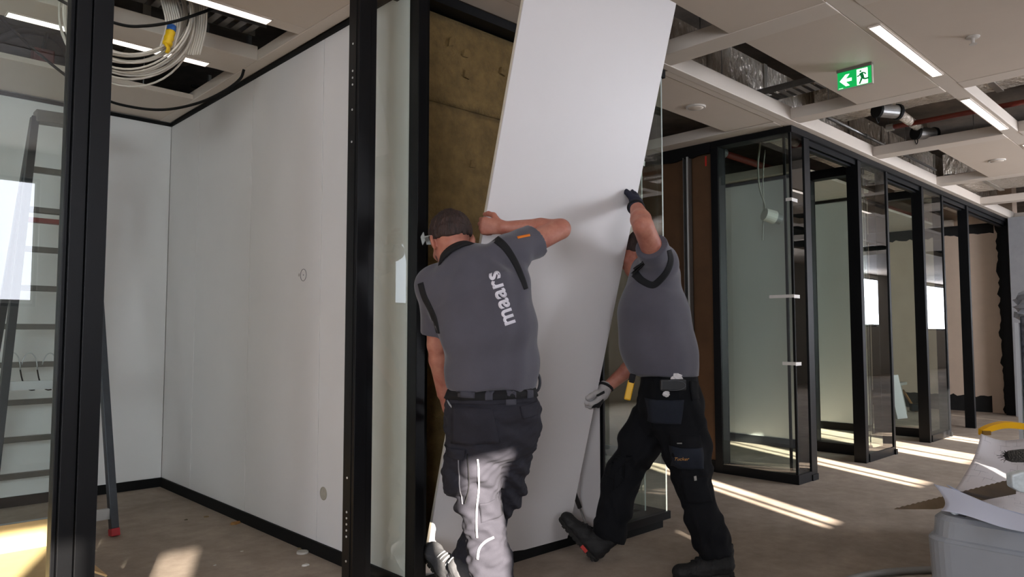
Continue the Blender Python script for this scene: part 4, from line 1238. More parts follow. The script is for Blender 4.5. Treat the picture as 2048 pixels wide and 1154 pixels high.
# ================================================================== PEOPLE
BIG = 1.0
class Field:
    """signed distance field on a grid, meshed with surface nets"""
    def __init__(self, lo, hi, res):
        self.lo = np.array(lo, float); self.res = res
        self.n = np.ceil((np.array(hi, float) - self.lo) / res).astype(int) + 1
        self.f = np.full(self.n, BIG, np.float32)
    def _sub(self, lo, hi, m):
        a = np.maximum(np.floor((np.array(lo) - m - self.lo) / self.res).astype(int), 0)
        b = np.minimum(np.ceil((np.array(hi) + m - self.lo) / self.res).astype(int) + 1, self.n)
        if np.any(b <= a):
            return None, None
        ax = [self.lo[i] + self.res * np.arange(a[i], b[i]) for i in range(3)]
        P = np.stack(np.meshgrid(*ax, indexing='ij'), -1).astype(np.float32)
        return tuple(slice(a[i], b[i]) for i in range(3)), P
    def _mix(self, sl, d, k, op='u'):
        cur = self.f[sl]
        if op == 'u':
            if k <= 0:
                self.f[sl] = np.minimum(cur, d)
            else:
                h = np.clip(0.5 + 0.5 * (cur - d) / k, 0, 1)
                self.f[sl] = cur * (1 - h) + d * h - k * h * (1 - h)
        else:
            self.f[sl] = np.maximum(cur, -d)
    def cone(self, a, b, ra, rb, k=0.02, cut=None, op='u'):
        a, b = np.array(a, float), np.array(b, float)
        r = max(ra, rb)
        sl, P = self._sub(np.minimum(a, b) - r, np.maximum(a, b) + r, 0.05 + k)
        if sl is None:
            return self
        ab = b - a
        t = np.clip(((P - a) @ ab) / max(ab @ ab, 1e-9), 0, 1)
        d = np.linalg.norm(P - (a + t[..., None] * ab), axis=-1) - (ra + (rb - ra) * t)
        if cut:
            for c, n in cut:
                d = np.maximum(d, (P - np.array(c)) @ np.array(n))
        self._mix(sl, d.astype(np.float32), k, op)
        return self
    def chain(self, pts, rad, k=0.02, cut=None):
        for i in range(len(pts) - 1):
            self.cone(pts[i], pts[i + 1], rad[i], rad[i + 1], k, cut)
        return self
    def ell(self, a, b, wa, wb, side, k=0.03, cut=None):
        """tapered elliptical limb from a to b; wa/wb = (half width along side, half depth)"""
        a, b = np.array(a, float), np.array(b, float)
        ab = b - a; L2 = max(ab @ ab, 1e-9); ax = ab / math.sqrt(L2)
        s = np.array(side, float); s -= ax * (s @ ax); s /= np.linalg.norm(s)
        dp = np.cross(ax, s)
        r = max(wa + wb)
        sl, P = self._sub(np.minimum(a, b) - r, np.maximum(a, b) + r, 0.05 + k)
        if sl is None:
            return self
        q = P - a
        t = np.clip((q @ ab) / L2, 0, 1)
        o = q - t[..., None] * ab
        W = wa[0] + (wb[0] - wa[0]) * t; D = wa[1] + (wb[1] - wa[1]) * t
        m = np.minimum(W, D)
        e = np.sqrt(((o @ s) / W) ** 2 + ((o @ dp) / D) ** 2 + ((o @ ax) / m) ** 2)
        g = np.linalg.norm(o, axis=-1)
        d = np.where(e > 1e-6, g * (1 - 1 / np.maximum(e, 1e-6)), -m)
        if cut:
            for c, n in cut:
                d = np.maximum(d, (P - np.array(c)) @ np.array(n))
        self._mix(sl, d.astype(np.float32), k)
        return self
    def blob(self, c, axes, radii, k=0.02, op='u', cut=None):
        c = np.array(c, float); A = np.array(axes, float)
        r = max(radii)
        sl, P = self._sub(c - r, c + r, 0.05 + k)
        if sl is None:
            return self
        q = (P - c) @ A.T
        e = np.sqrt(((q / np.array(radii)) ** 2).sum(-1))
        g = np.linalg.norm(q, axis=-1)
        d = np.where(e > 1e-6, g * (1 - 1 / np.maximum(e, 1e-6)), -min(radii))
        if cut:
            for c_, n in cut:
                d = np.maximum(d, (P - np.array(c_)) @ np.array(n))
        self._mix(sl, d.astype(np.float32), k, op)
        return self
    def wrinkle(self, amp, freq, seed, aniso=(1, 1, 1), mask=None):
        rs = np.random.RandomState(seed)
        ax = [self.lo[i] + self.res * np.arange(self.n[i]) for i in range(3)]
        idx = np.argwhere(np.abs(self.f) < 0.04)
        P = self.lo + idx * self.res
        Q = P * np.array(aniso) * freq
        w = np.zeros(len(P))
        for j in range(5):
            kv = rs.normal(size=3) * (0.7 + 0.5 * j); kw = rs.normal(size=3) * 0.8
            w += np.sin(Q @ kv + rs.uniform(0, 6) + 1.6 * np.sin(Q @ kw + rs.uniform(0, 6))) / (1 + 0.5 * j)
        w *= amp / 2.0
        if mask is not None:
            w *= mask(P)
        self.f[idx[:, 0], idx[:, 1], idx[:, 2]] += w.astype(np.float32)
        return self
    def warp(self, fn):
        """add fn(P) to the field near the surface"""
        idx = np.argwhere(np.abs(self.f) < 0.05)
        P = self.lo + idx * self.res
        self.f[idx[:, 0], idx[:, 1], idx[:, 2]] += fn(P).astype(np.float32)
        return self
    def cutplane(self, c, n):
        ax = [self.lo[i] + self.res * np.arange(self.n[i]) for i in range(3)]
        d = ((ax[0] - c[0]) * n[0])[:, None, None] + ((ax[1] - c[1]) * n[1])[None, :, None] + ((ax[2] - c[2]) * n[2])[None, None, :]
        self.f = np.maximum(self.f, d.astype(np.float32))
        return self
    def mesh(self, name, m, parent=None):
        f = self.f; n = self.n
        s = f < 0
        cs = [(i, j, k) for i in (0, 1) for j in (0, 1) for k in (0, 1)]
        cnt = np.zeros(n - 1, np.int8)
        for (i, j, k) in cs:
            cnt += s[i:n[0] - 1 + i, j:n[1] - 1 + j, k:n[2] - 1 + k]
        cells = np.argwhere((cnt > 0) & (cnt < 8))
        vid = np.full(n - 1, -1, np.int64)
        vid[cells[:, 0], cells[:, 1], cells[:, 2]] = np.arange(len(cells))
        val = np.stack([f[cells[:, 0] + i, cells[:, 1] + j, cells[:, 2] + k] for (i, j, k) in cs], 1).astype(float)
        off = np.array(cs, float)
        acc = np.zeros((len(cells), 3)); w = np.zeros(len(cells))
        for a in range(8):
            for b in range(a + 1, 8):
                if abs(off[a] - off[b]).sum() != 1:
                    continue
                va, vb = val[:, a], val[:, b]
                x = (va < 0) != (vb < 0)
                t = np.where(x, va / np.where(x, va - vb, 1), 0)
                p = off[a] + t[:, None] * (off[b] - off[a])
                acc[x] += p[x]; w[x] += 1
        V = self.lo + (cells + acc / w[:, None]) * self.res
        Q = []
        for axn in range(3):
            sa = [slice(None)] * 3; sb = [slice(None)] * 3
            sa[axn] = slice(0, -1); sb[axn] = slice(1, None)
            x = s[tuple(sa)] != s[tuple(sb)]
            e = np.argwhere(x)
            o1, o2 = [(1, 2), (2, 0), (0, 1)][axn]
            ok = (e[:, o1] > 0) & (e[:, o2] > 0) & (e[:, o1] < n[o1] - 1) & (e[:, o2] < n[o2] - 1)
            e = e[ok]
            def cell(d1, d2):
                c = e.copy(); c[:, o1] -= d1; c[:, o2] -= d2
                return vid[c[:, 0], c[:, 1], c[:, 2]]
            q = np.stack([cell(1, 1), cell(0, 1), cell(0, 0), cell(1, 0)], 1)
            inside_first = s[e[:, 0], e[:, 1], e[:, 2]]
            q[~inside_first] = q[~inside_first][:, ::-1]
            Q.append(q)
        Q = np.concatenate(Q)
        Q = Q[(Q >= 0).all(1)]
        me = bpy.data.meshes.new(name)
        me.vertices.add(len(V)); me.vertices.foreach_set('co', V.ravel())
        me.loops.add(len(Q) * 4); me.loops.foreach_set('vertex_index', Q.ravel().astype(np.int32))
        me.polygons.add(len(Q)); me.polygons.foreach_set('loop_start', np.arange(0, len(Q) * 4, 4, dtype=np.int32))
        me.update(calc_edges=True)
        me.validate()
        return finish(name, me, m, parent, smooth=True)

def unit(v):
    v = np.array(v, float); return v / np.linalg.norm(v)
def lerp(a, b, t):
    return np.array(a, float) * (1 - t) + np.array(b, float) * t

def hand(F, wrist, d, palm_n, thumb_side, curl, grow=0.0, spread=0.10, k=0.006):
    """palm and five fingers. d: towards the fingers, palm_n: out of the palm, thumb_side: towards the thumb; curl: bend per knuckle (rad)"""
    d = unit(d); palm_n = np.array(palm_n, float); palm_n = unit(palm_n - d * (palm_n @ d))
    s = np.array(thumb_side, float); s = unit(s - d * (s @ d) - palm_n * (s @ palm_n))
    g = grow
    wrist = np.array(wrist, float)
    kn = wrist + d * 0.092
    F.ell(wrist + d * 0.012, kn, (0.030 + g, 0.021 + g), (0.040 + g, 0.016 + g), s, 0.015)
    lens = [(0.042, 0.026, 0.022), (0.046, 0.030, 0.023), (0.043, 0.028, 0.022), (0.034, 0.021, 0.019)]
    rad = [0.0095, 0.0098, 0.0093, 0.0082]
    for i in range(4):
        off = 0.030 - 0.0195 * i
        p = kn + s * off - d * (0.004 if i in (1, 2) else 0.010 + 0.004 * (i == 3))
        a = curl * (0.75 + 0.1 * i)
        sp = spread * (1.5 - i) / 1.5
        dirv = unit(d + s * sp)
        r = rad[i] + g
        for j, L in enumerate(lens[i]):
            ax = dirv * math.cos(a) + palm_n * math.sin(a)
            q = p + ax * L
            F.cone(p, q, r * (1 - 0.06 * j), r * (0.94 - 0.06 * j), k)
            p = q
            a += curl
    # thumb from the side of the palm near its base
    p0 = wrist + d * 0.028 + s * 0.022 + palm_n * 0.006
    p1 = p0 + unit(s * 0.75 + d * 0.7 + palm_n * 0.35) * 0.042
    p2 = p1 + unit(s * 0.25 + d * 1.0 + palm_n * 0.55) * 0.032
    p3 = p2 + unit(-s * 0.10 + d * 1.0 + palm_n * 0.75) * 0.026
    F.cone(p0, p1, 0.015 + g, 0.0125 + g, 0.012)
    F.cone(p1, p2, 0.0122 + g, 0.011 + g, k)
    F.cone(p2, p3, 0.011 + g, 0.009 + g, k)
    return F

def head(F, c, f, u, k=0.018):
    f = unit(f); u = np.array(u, float); u = unit(u - f * (u @ f)); r = np.cross(f, u)
    A = np.array([r, f, u])
    L = lambda a, b, h: np.array(c) + r * a + f * b + u * h
    F.blob(L(0, -0.012, 0.030), A, (0.078, 0.098, 0.090), k)
    F.blob(L(0, 0.030, -0.030), A, (0.064, 0.070, 0.090), 0.03)
    F.blob(L(0, 0.050, -0.088), A, (0.042, 0.042, 0.032), 0.03)
    F.blob(L(0, 0.084, 0.018), A, (0.050, 0.018, 0.012), 0.02)
    F.cone(L(0, 0.098, 0.004), L(0, 0.117, -0.032), 0.009, 0.013, 0.010)
    F.blob(L(0, 0.098, -0.060), A, (0.025, 0.010, 0.010), 0.012)
    for s in (-1, 1):
        F.blob(L(s * 0.036, 0.078, -0.028), A, (0.024, 0.02, 0.02), 0.02)
        F.blob(L(s * 0.032, 0.112, 0.000), A, (0.017, 0.022, 0.010), op='s')
        e = np.array([unit(r * s * 0.55 - f * 0.8), unit(f * .55 + r * s * .8), u])
        F.blob(L(s * 0.083, -0.006, -0.008), e, (0.026, 0.009, 0.034), 0.006)
    return L, A

def bvh_of(*objs):
    V, Fc = [], []
    for o in objs:
        b = len(V)
        V += [tuple(v.co) for v in o.data.vertices]
        Fc += [tuple(i + b for i in p.vertices) for p in o.data.polygons]
    return BVHTree.FromPolygons(V, Fc)

def drop(bvh, p, n, back=0.25):
    """project p along -n onto the surface; fall back to the nearest point"""
    h = bvh.ray_cast(Vector(p + n * back), Vector(-n), back * 2.5)
    if h[0] is None:
        h = bvh.find_nearest(Vector(p))
    return np.array(h[0]), np.array(h[1])

def draped(bvh, poly_fn, nu, nv, n, off, name, m, parent, thick=0.003):
    """grid poly_fn(u, v) -> world point, laid on the surface seen from direction n"""
    V, F = [], []
    for j in range(nv + 1):
        for i in range(nu + 1):
            h, _ = drop(bvh, poly_fn(i / nu, j / nv), n)
            V.append(h + n * off)
    for j in range(nv):
        for i in range(nu):
            a = j * (nu + 1) + i
            F.append((a, a + 1, a + nu + 2, a + nu + 1))
    o = MB().add(V, F).build(name, m, parent, smooth=True, thick=thick, offset=0)
    return o

def px_quad(c00, c10, c11, c01, d):
    """bilinear patch between four pixels at depth d"""
    P = [at(x, y, d) for x, y in (c00, c10, c11, c01)]
    return lambda u, v: (1 - u) * (1 - v) * P[0] + u * (1 - v) * P[1] + u * v * P[2] + (1 - u) * v * P[3]

def px_ribbon(pts, w, d):
    """ribbon of pixel width w along a pixel polyline"""
    C = bez([(x, y, 0) for x, y in pts], 6)
    def fn(u, v):
        k = v * (len(C) - 1); i = min(int(k), len(C) - 2); t = k - i
        p = C[i] * (1 - t) + C[i + 1] * t
        dr = C[i + 1] - C[i]; nn = np.array([-dr[1], dr[0]]); nn = nn / (np.linalg.norm(nn) + 1e-9)
        ww = w(v) if callable(w) else w
        return at(p[0] + nn[0] * ww * (u - .5), p[1] + nn[1] * ww * (u - .5), d)
    return fn

def draped_text(bvh, text, origin_px, angle, height_px, d, n, m, parent, name, embolden=0.0, shear=0.0, spacing=1.0, off=0.0025):
    cu = bpy.data.curves.new('lettering', 'FONT')
    cu.body = text; cu.size = 1.0; cu.offset = embolden; cu.shear = shear; cu.space_character = spacing
    cu.resolution_u = 4
    o = bpy.data.objects.new('lettering', cu); COL.objects.link(o)
    bpy.context.view_layer.update()
    me = bpy.data.meshes.new_from_object(o.evaluated_get(bpy.context.evaluated_depsgraph_get()))
    bpy.data.objects.remove(o); bpy.data.curves.remove(cu)
    bm = bmesh.new(); bm.from_mesh(me)
    bmesh.ops.triangulate(bm, faces=bm.faces)
    ca, sa = math.cos(angle), math.sin(angle)
    for v in bm.verts:
        x, y = v.co.x * height_px, -v.co.y * height_px
        p = at(origin_px[0] + ca * x - sa * y, origin_px[1] + sa * x + ca * y, d)
        h, _ = drop(bvh, p, n)
        v.co = Vector(h + n * off)
    bm.to_mesh(me); bm.free()
    me.name = name
    return finish(name, me, m, parent, thick=0.0008)

M_SKIN = mat('skin', '#b97f6a', 0.55, noise=0.18, nscale=18, color2='#a2604f', bump=0.08, bscale=120, sss=0.08)
M_HAIR = mat('brown_hair', '#3d2720', 0.65, noise=0.6, nscale=60, color2='#1a100d', bump=0.9, bscale=160, stretch=(1, 1, 0.25))
M_BEARD = mat('stubble', '#6e4a3c', 0.8, noise=0.5, nscale=120, color2='#3a2620', bump=0.4, bscale=300)
M_SHIRT = mat('grey_polo', '#4d4b54', 0.9, noise=0.12, nscale=9, bump=0.12, bscale=420, sheen=0.2)
M_STRIPE = mat('black_cloth', '#0b0a0d', 0.9)
M_TROU1 = mat('anthracite_trousers', '#29282f', 0.9, noise=0.2, nscale=14, bump=0.15, bscale=300, spec=0.3)
M_TROU2 = mat('navy_black_trousers', '#090a0e', 0.9, noise=0.25, nscale=12, bump=0.15, bscale=300, spec=0.25)
M_POCK2 = mat('navy_pocket', '#0e1522', 0.9, noise=0.25, nscale=20, bump=0.15, bscale=300)
M_SHOE1 = mat('grey_shoe', '#4a4a4c', 0.75, noise=0.25, nscale=30, bump=0.2, bscale=200)
M_SHOE2 = mat('black_boot', '#0f0d0c', 0.75, noise=0.3, nscale=30, bump=0.2, bscale=150)
M_SOLE = mat('rubber_sole', '#17140f', 0.85, noise=0.3, nscale=40, bump=0.3, bscale=100)
M_LETTER = mat('white_print', '#d9d5dc', 0.7)
M_SEAM = mat('grey_seam', '#7f7f86', 0.8)
VIEW = -CAM_F                       # towards the camera

def shoe(par, heel, toe, up, m, w=0.048, lace=True, mark=None, label=None, collar=0.075):
    heel, toe = np.array(heel, float), np.array(toe, float)
    f = unit(toe - heel); up = np.array(up, float); up = unit(up - f * (up @ f)); s = np.cross(f, up)
    L = np.linalg.norm(toe - heel)
    F = Field(np.minimum(heel, toe) - 0.16, np.maximum(heel, toe) + 0.16, 0.005)
    P = lambda a, b, c: heel + f * (L * a) + s * b + up * c
    cutb = [(P(0, 0, 0.018), -up)]
    F.ell(P(0.13, 0, 0.045), P(0.5, 0, 0.05), (w * .78, 0.045), (w * .92, 0.048), s, 0.02, cutb)
    F.ell(P(0.5, 0, 0.045), P(0.87, 0, 0.032), (w * .95, 0.045), (w * .82, 0.034), s, 0.03, cutb)
    F.blob(P(0.90, 0, 0.035), np.array([s, f, up]), (w * .86, 0.042, 0.034), 0.02, cut=cutb)
    F.ell(P(0.16, 0, 0.05), P(0.17, 0, 0.05 + collar), (w * .72, 0.055), (w * .80, 0.060), s, 0.03, cutb)
    F.wrinkle(0.003, 60, 5)
    up_o = F.mesh('shoe', m, par)
    F = Field(np.minimum(heel, toe) - 0.12, np.maximum(heel, toe) + 0.12, 0.005)
    cut2 = [(P(0, 0, 0.022), up), (P(0, 0, 0.0), -up)]
    F.ell(P(0.12, 0, 0.012), P(0.5, 0, 0.012), (w * .86, 0.05), (w * .95, 0.05), s, 0.0, cut2)
    F.ell(P(0.5, 0, 0.012), P(0.88, 0, 0.012), (w * .98, 0.05), (w * .86, 0.05), s, 0.0, cut2)
    so = F.mesh('sole', M_SOLE, up_o)
    tr = MB()
    for k in range(9):
        a = 0.06 + 0.10 * k
        for sd in (-1, 1):
            tr.obox(P(a, sd * w * .80, 0.006), f * 0.009, s * 0.010, up * 0.007)
    tr.build('tread', M_SOLE, so)
    if lace:
        b = bvh_of(up_o)
        lc = MB()
        for k in range(5):
            a = 0.36 + 0.075 * k
            pts = []
            for q in np.linspace(-1, 1, 7):
                h, nn = drop(b, P(a + 0.02 * q, q * w * .5, 0.06), up, 0.2)
                pts.append(h + up * 0.002)
            lc.tube(pts, 0.0035, 6)
        lc.build('laces', mat('lace_grey', '#85878a', 0.7) if m is M_SHOE1 else M_STRIPE, up_o, smooth=True)
    if mark:
        MB().obox(P(0.30, mark[0] * w * .96, 0.012), f * 0.020, s * 0.004, up * 0.009).build('red_insert', mat('boot_red', '#a8251a', 0.5), so)
    return up_o

# ------------------------------------------------------------------ person with the lettering on the back (left)
def person_one():
    pel, wai = at(985, 820, 2.99), at(984, 772, 2.99)
    mid, che, upp = at(973, 660, 2.955), at(958, 584, 2.945), at(937, 541, 2.965)
    nb, hc = at(917, 514, 2.985), at(902, 481, 3.03)
    Rs, Re, Rw = at(1015, 508, 2.955), at(1121, 458, 3.10), at(1008, 455, 3.115)
    Ls, Le, Lw = at(875, 574, 3.015), at(874, 690, 3.08), at(886, 786, 3.175)
    Lh, Lk, La = at(944, 830, 2.965), at(957, 1000, 3.02), at(1003, 1222, 2.93)
    Rh, Rk, Ra = at(1030, 830, 3.02), at(1008, 985, 3.19), at(925, 1148, 3.20)
    s_top = unit(Rs - Ls); s_pel = unit(at(1060, 800, 3.03) - at(905, 806, 2.97))
    gx, gy, _ = at(965, 1250, 3.0)
    # body: one continuous figure
    B = Field((1.6, 1.9, 0.0), (2.75, 2.9, 1.82), 0.0055)
    B.ell(pel, wai, (0.15, 0.10), (0.145, 0.10), s_pel, 0.03).ell(wai, mid, (0.145, 0.10), (0.15, 0.10), s_pel, 0.04)
    B.ell(mid, che, (0.15, 0.10), (0.16, 0.10), s_top, 0.04).ell(che, upp, (0.16, 0.10), (0.12, 0.085), s_top, 0.04)
    B.cone(upp, nb, 0.075, 0.062, 0.03).cone(nb, hc - np.array([0, 0, 0.03]), 0.060, 0.055, 0.025)
    B.chain([che + s_top * 0.10, Rs, Re], [0.055, 0.055, 0.044], 0.03)
    B.chain([Re, lerp(Re, Rw, .35), Rw], [0.040, 0.043, 0.027], 0.012)
    B.chain([che - s_top * 0.10, Ls, Le], [0.055, 0.052, 0.042], 0.03)
    B.chain([Le, lerp(Le, Lw, .3), Lw], [0.040, 0.042, 0.027], 0.012)
    B.chain([Lh, Lk, La], [0.075, 0.052, 0.038], 0.03).chain([Rh, Rk, Ra], [0.075, 0.052, 0.038], 0.03)
    B.cone(La, La + np.array([0.06, 0.12, -0.03]), 0.034, 0.028, 0.02).cone(Ra, at(885, 1118, 3.27), 0.034, 0.028, 0.02)
    hf = unit(unit(_F * math.cos(math.radians(24)) - CAM_R * math.sin(math.radians(24))) + np.array([0, 0, -0.42]))
    hu = unit(np.array([0, 0, 1.0]) - CAM_R * 0.10)
    L, A = head(B, hc, hf, hu)
    # right hand grips the left edge of the panel: fingers wrap behind it
    hand(B, Rw, unit(at(972, 452, 3.13) - Rw) , CAM_F * 0.9 - CAM_R * .1, CAM_U * 0.2 - CAM_F * .6 + CAM_U, 1.05, spread=0.02)
    hand(B, Lw, unit(at(899, 838, 3.22) - Lw), CAM_F * .5 + CAM_R * .8, CAM_F, 0.55, spread=0.03)
    me = B.mesh('person', M_SKIN)
    tag(me, 'person in grey polo with white lettering on the back and sunlit dark work trousers', 'person')
    # eyes
    for sd in (-1, 1):
        MB().lathe([(0.001, -0.011), (0.008, -0.008), (0.011, 0), (0.008, 0.008), (0.001, 0.011)], L(sd * 0.032, 0.082, 0.0), A[1], 12).build('eye', mat('eye_white', '#d8d2cc', 0.3), me, smooth=True)
    # hair
    H = Field(hc - 0.16, hc + 0.16, 0.004)
    cutp = [(L(0, -0.09, -0.022), unit(A[1] * 0.36 - A[2])), (L(0, 0.078, 0), unit(A[1] - A[2] * 0.2))]
    H.blob(L(0, -0.012, 0.030), A, (0.0855, 0.1055, 0.0975), 0.0, cut=cutp)
    H.wrinkle(0.006, 90, 3, (1, 1, .5))
    H.mesh('hair', M_HAIR, me)
    # beard and sideburns
    D = Field(hc - 0.17, hc + 0.17, 0.004)
    cb = [(L(0, 0, -0.040), A[2]), (L(0, -0.004, 0), -A[1])]
    D.blob(L(0, 0.030, -0.030), A, (0.0665, 0.0725, 0.0925), 0.0, cut=cb).blob(L(0, 0.050, -0.088), A, (0.046, 0.046, 0.036), 0.02, cut=cb)
    D.mesh('beard', M_BEARD, me)
    # glasses
    g = MB()
    for sd in (-1, 1):
        g.tube([L(sd * 0.088, -0.01, 0.022), L(sd * 0.089, 0.04, 0.044), L(sd * 0.084, 0.09, 0.062)], 0.0028, 6)
        g.obox(L(sd * 0.036, 0.104, 0.062), A[0] * 0.032, A[2] * 0.021, A[1] * 0.001 - A[0] * sd * 0.0)
        g.obox(L(sd * 0.0855, 0.085, 0.060), A[1] * 0.020, A[2] * 0.020, A[0] * 0.0015)
    g.build('safety_glasses', mat('clear_plastic', '#cfd6d6', 0.12, trans=0.4), me)
    # polo shirt
    S = Field((1.6, 1.9, 0.86), (2.75, 2.9, 1.75), 0.006)
    hem = [(wai + np.array([0, 0, -0.002]), (0, 0, -1))]
    S.ell(wai - np.array([0, 0, .03]), lerp(wai, mid, .35), (0.178, 0.125), (0.185, 0.128), s_pel, 0.03, hem)
    S.ell(lerp(wai, mid, .3), mid, (0.185, 0.128), (0.196, 0.130), s_pel, 0.05)
    S.ell(mid, che, (0.196, 0.130), (0.205, 0.128), lerp(s_pel, s_top, .6), 0.05)
    S.ell(che, upp, (0.200, 0.126), (0.125, 0.10), s_top, 0.06)
    S.cone(upp, lerp(upp, nb, .6), 0.074, 0.058, 0.04)
    S.chain([che - s_top * 0.11 + np.array([0, 0, 0.06]), Ls], [0.085, 0.078], 0.05)
    S.chain([upp + s_top * 0.06 - np.array([0, 0, 0.01]), Rs], [0.070, 0.083], 0.05)
    re_c = lerp(Rs, Re, 0.50); le_c = lerp(Ls, Le, 0.80)
    S.chain([Rs, re_c + unit(Re - Rs) * .05], [0.080, 0.074], 0.03, [(re_c, unit(Re - Rs))])
    S.chain([Ls, le_c + unit(Le - Ls) * .05], [0.075, 0.073], 0.03, [(le_c, unit(Le - Ls))])
    S.wrinkle(0.011, 13, 11, (1.0, 1.0, .8))
    S.warp(lambda P: 0.005 * np.sin(38 * ((P - wai) @ unit(s_pel * .75 + np.array([0, 0, .65]))) + 3 * np.sin(9 * P[:, 2])) * np.clip((wai[2] + 0.34 - P[:, 2]) / 0.30, 0, 1) ** 1.2)
    S.warp(lambda P: 0.005 * np.sin(70 * ((P - Rs) @ unit(Re - Rs)) + 2 * np.sin(30 * P[:, 2])) * np.clip(1 - np.linalg.norm(P - Rs, axis=1) / 0.17, 0, 1))
    sh = S.mesh('polo_shirt', M_SHIRT, me)
    b = bvh_of(sh)
    draped(b, px_ribbon([(990, 476), (1012, 497), (1030, 525), (1044, 556), (1052, 578)], lambda v: 17 - 8 * v, 2.9), 4, 24, VIEW, 0.002, 'sleeve_stripe', M_STRIPE, sh, 0.002)
    draped(b, px_ribbon([(838, 566), (846, 592), (857, 614), (867, 636), (874, 668)], lambda v: 13, 2.9), 4, 24, VIEW, 0.002, 'sleeve_stripe', M_STRIPE, sh, 0.002)
    draped(b, px_quad((1034, 472), (1060, 466), (1061, 471), (1036, 477), 2.9), 8, 3, VIEW, 0.003, 'shoulder_tab', mat('orange_tab', '#d8741a', 0.7), sh, 0.001)
    draped_text(b, 'maars', (1031, 646), math.radians(-108.0), 44, 2.85, VIEW, M_LETTER, sh, 'lettering', embolden=0.026, spacing=1.06)
    # collar
    cp = nb + np.array([0, 0, 0.0]); cn = unit(hc - upp)
    ca_ = unit(np.cross(cn, (0, 0, 1)) if abs(cn[2]) < .95 else s_top); cb_ = np.cross(cn, ca_)
    lo, hi = [], []
    for k in range(28):
        a = 2 * math.pi * k / 28
        dv = ca_ * math.cos(a) + cb_ * math.sin(a)
        dv2 = s_top * (dv @ s_top)
        hi.append(cp + dv * 0.070 + cn * 0.024); lo.append(cp + dv * 0.097 - cn * 0.014)
    V = lo + hi; n = 28
    MB().add(V, [(i, (i + 1) % n, n + (i + 1) % n, n + i) for i in range(n)]).build('collar', M_STRIPE, sh, smooth=True, thick=0.008, offset=0)
    # trousers
    T = Field((1.6, 1.9, -0.01), (2.75, 2.95, 1.05), 0.006)
    top = [(wai + np.array([0, 0, 0.004]), (0, 0, 1))]
    T.ell(wai + np.array([0, 0, .02]), pel, (0.176, 0.122), (0.186, 0.135), s_pel, 0.03, top)
    T.ell(pel, pel - np.array([0, 0, 0.10]), (0.186, 0.135), (0.165, 0.120), s_pel, 0.05)
    T.chain([Lh - np.array([0, 0, .02]), lerp(Lh, Lk, .5), Lk], [0.112, 0.104, 0.086], 0.04)
    T.chain([Lk, lerp(Lk, La, .5), La], [0.086, 0.082, 0.088], 0.03)
    T.chain([Rh - np.array([0, 0, .02]), lerp(Rh, Rk, .5), Rk], [0.104, 0.092, 0.078], 0.04)
    T.chain([Rk, lerp(Rk, Ra, .6), Ra], [0.078, 0.074, 0.080], 0.03)
    # bellowed cargo pocket on the left thigh
    pk = at(912, 945, 3.0)
    T.blob(pk, np.array([CAM_R, CAM_F, CAM_U]), (0.062, 0.09, 0.115), 0.015)
    pk2 = at(1052, 880, 3.05)
    T.blob(pk2, np.array([CAM_R, CAM_F, CAM_U]), (0.035, 0.06, 0.085), 0.02)
    T.wrinkle(0.010, 25, 21, (1, 1, 1.2))
    T.warp(lambda P: 0.010 * np.sin(60 * P[:, 2] + 5 * np.sin(14 * (P @ CAM_R)) + 4 * (P @ CAM_R) * 6) * np.exp(-((P[:, 2] - 0.50) / 0.12) ** 2))
    T.warp(lambda P: 0.006 * np.sin(60 * P[:, 2] + 20 * (P @ CAM_R)) * np.exp(-((P[:, 2] - 0.14) / 0.10) ** 2))
    tr = T.mesh('work_trousers', M_TROU1, me)
    bt_ = bvh_of(tr)
    def patch(name, q, mt=M_TROU1, off=0.004, th=0.006, par=tr, nu=10, nv=10):
        return draped(bt_, px_quad(*q, 2.9), nu, nv, VIEW, off, name, mt, par, th)
    patch('seat_pocket', ((905, 808), (985, 812), (1000, 882), (902, 886)))
    patch('seat_yoke', ((898, 790), (1070, 790), (1072, 806), (900, 806)), off=0.003, th=0.003, nu=24, nv=4)
    fl = patch('cargo_flap', ((886, 895), (932, 897), (928, 918), (884, 916)))
    patch('holster_pocket', ((1040, 812), (1076, 806), (1076, 832), (1046, 836)))
    patch('knee_panel', ((958, 1010), (1000, 1005), (1005, 1040), (962, 1048)), off=0.003, th=0.003)
    draped(bt_, px_ribbon([(956, 915), (958, 945), (957, 985), (953, 1022), (953, 1058), (954, 1078)], 3.6, 2.9), 3, 40, VIEW, 0.005, 'white_zip', mat('zip_white', '#a5a2a4', 0.6), tr, 0.003)
    draped(bt_, px_ribbon([(935, 905), (938, 950), (936, 985), (928, 1012)], 2.2, 2.9), 2, 24, VIEW, 0.004, 'pocket_piping', M_STRIPE, tr, 0.002)
    draped(bt_, px_ribbon([(917, 905), (918, 950), (920, 990), (923, 1014)], 2.2, 2.9), 2, 24, VIEW, 0.004, 'pocket_piping', M_SEAM, tr, 0.002)
    draped(bt_, px_ribbon([(988, 1075), (970, 1085), (958, 1100), (955, 1118)], 5, 2.9), 3, 16, VIEW, 0.004, 'reflective_piping', mat('reflective', '#8f9094', 0.4), tr, 0.002)
    draped(bt_, px_ribbon([(893, 802), (903, 812), (911, 818)], 3, 2.9), 2, 8, VIEW, 0.004, 'pocket_zip', mat('reflective', '#8f9094'), tr, 0.002)
    # belt
    bv, bf = [], []
    N = 48
    bb = bvh_of(tr, sh)
    dpt = np.cross(s_pel, (0, 0, 1))
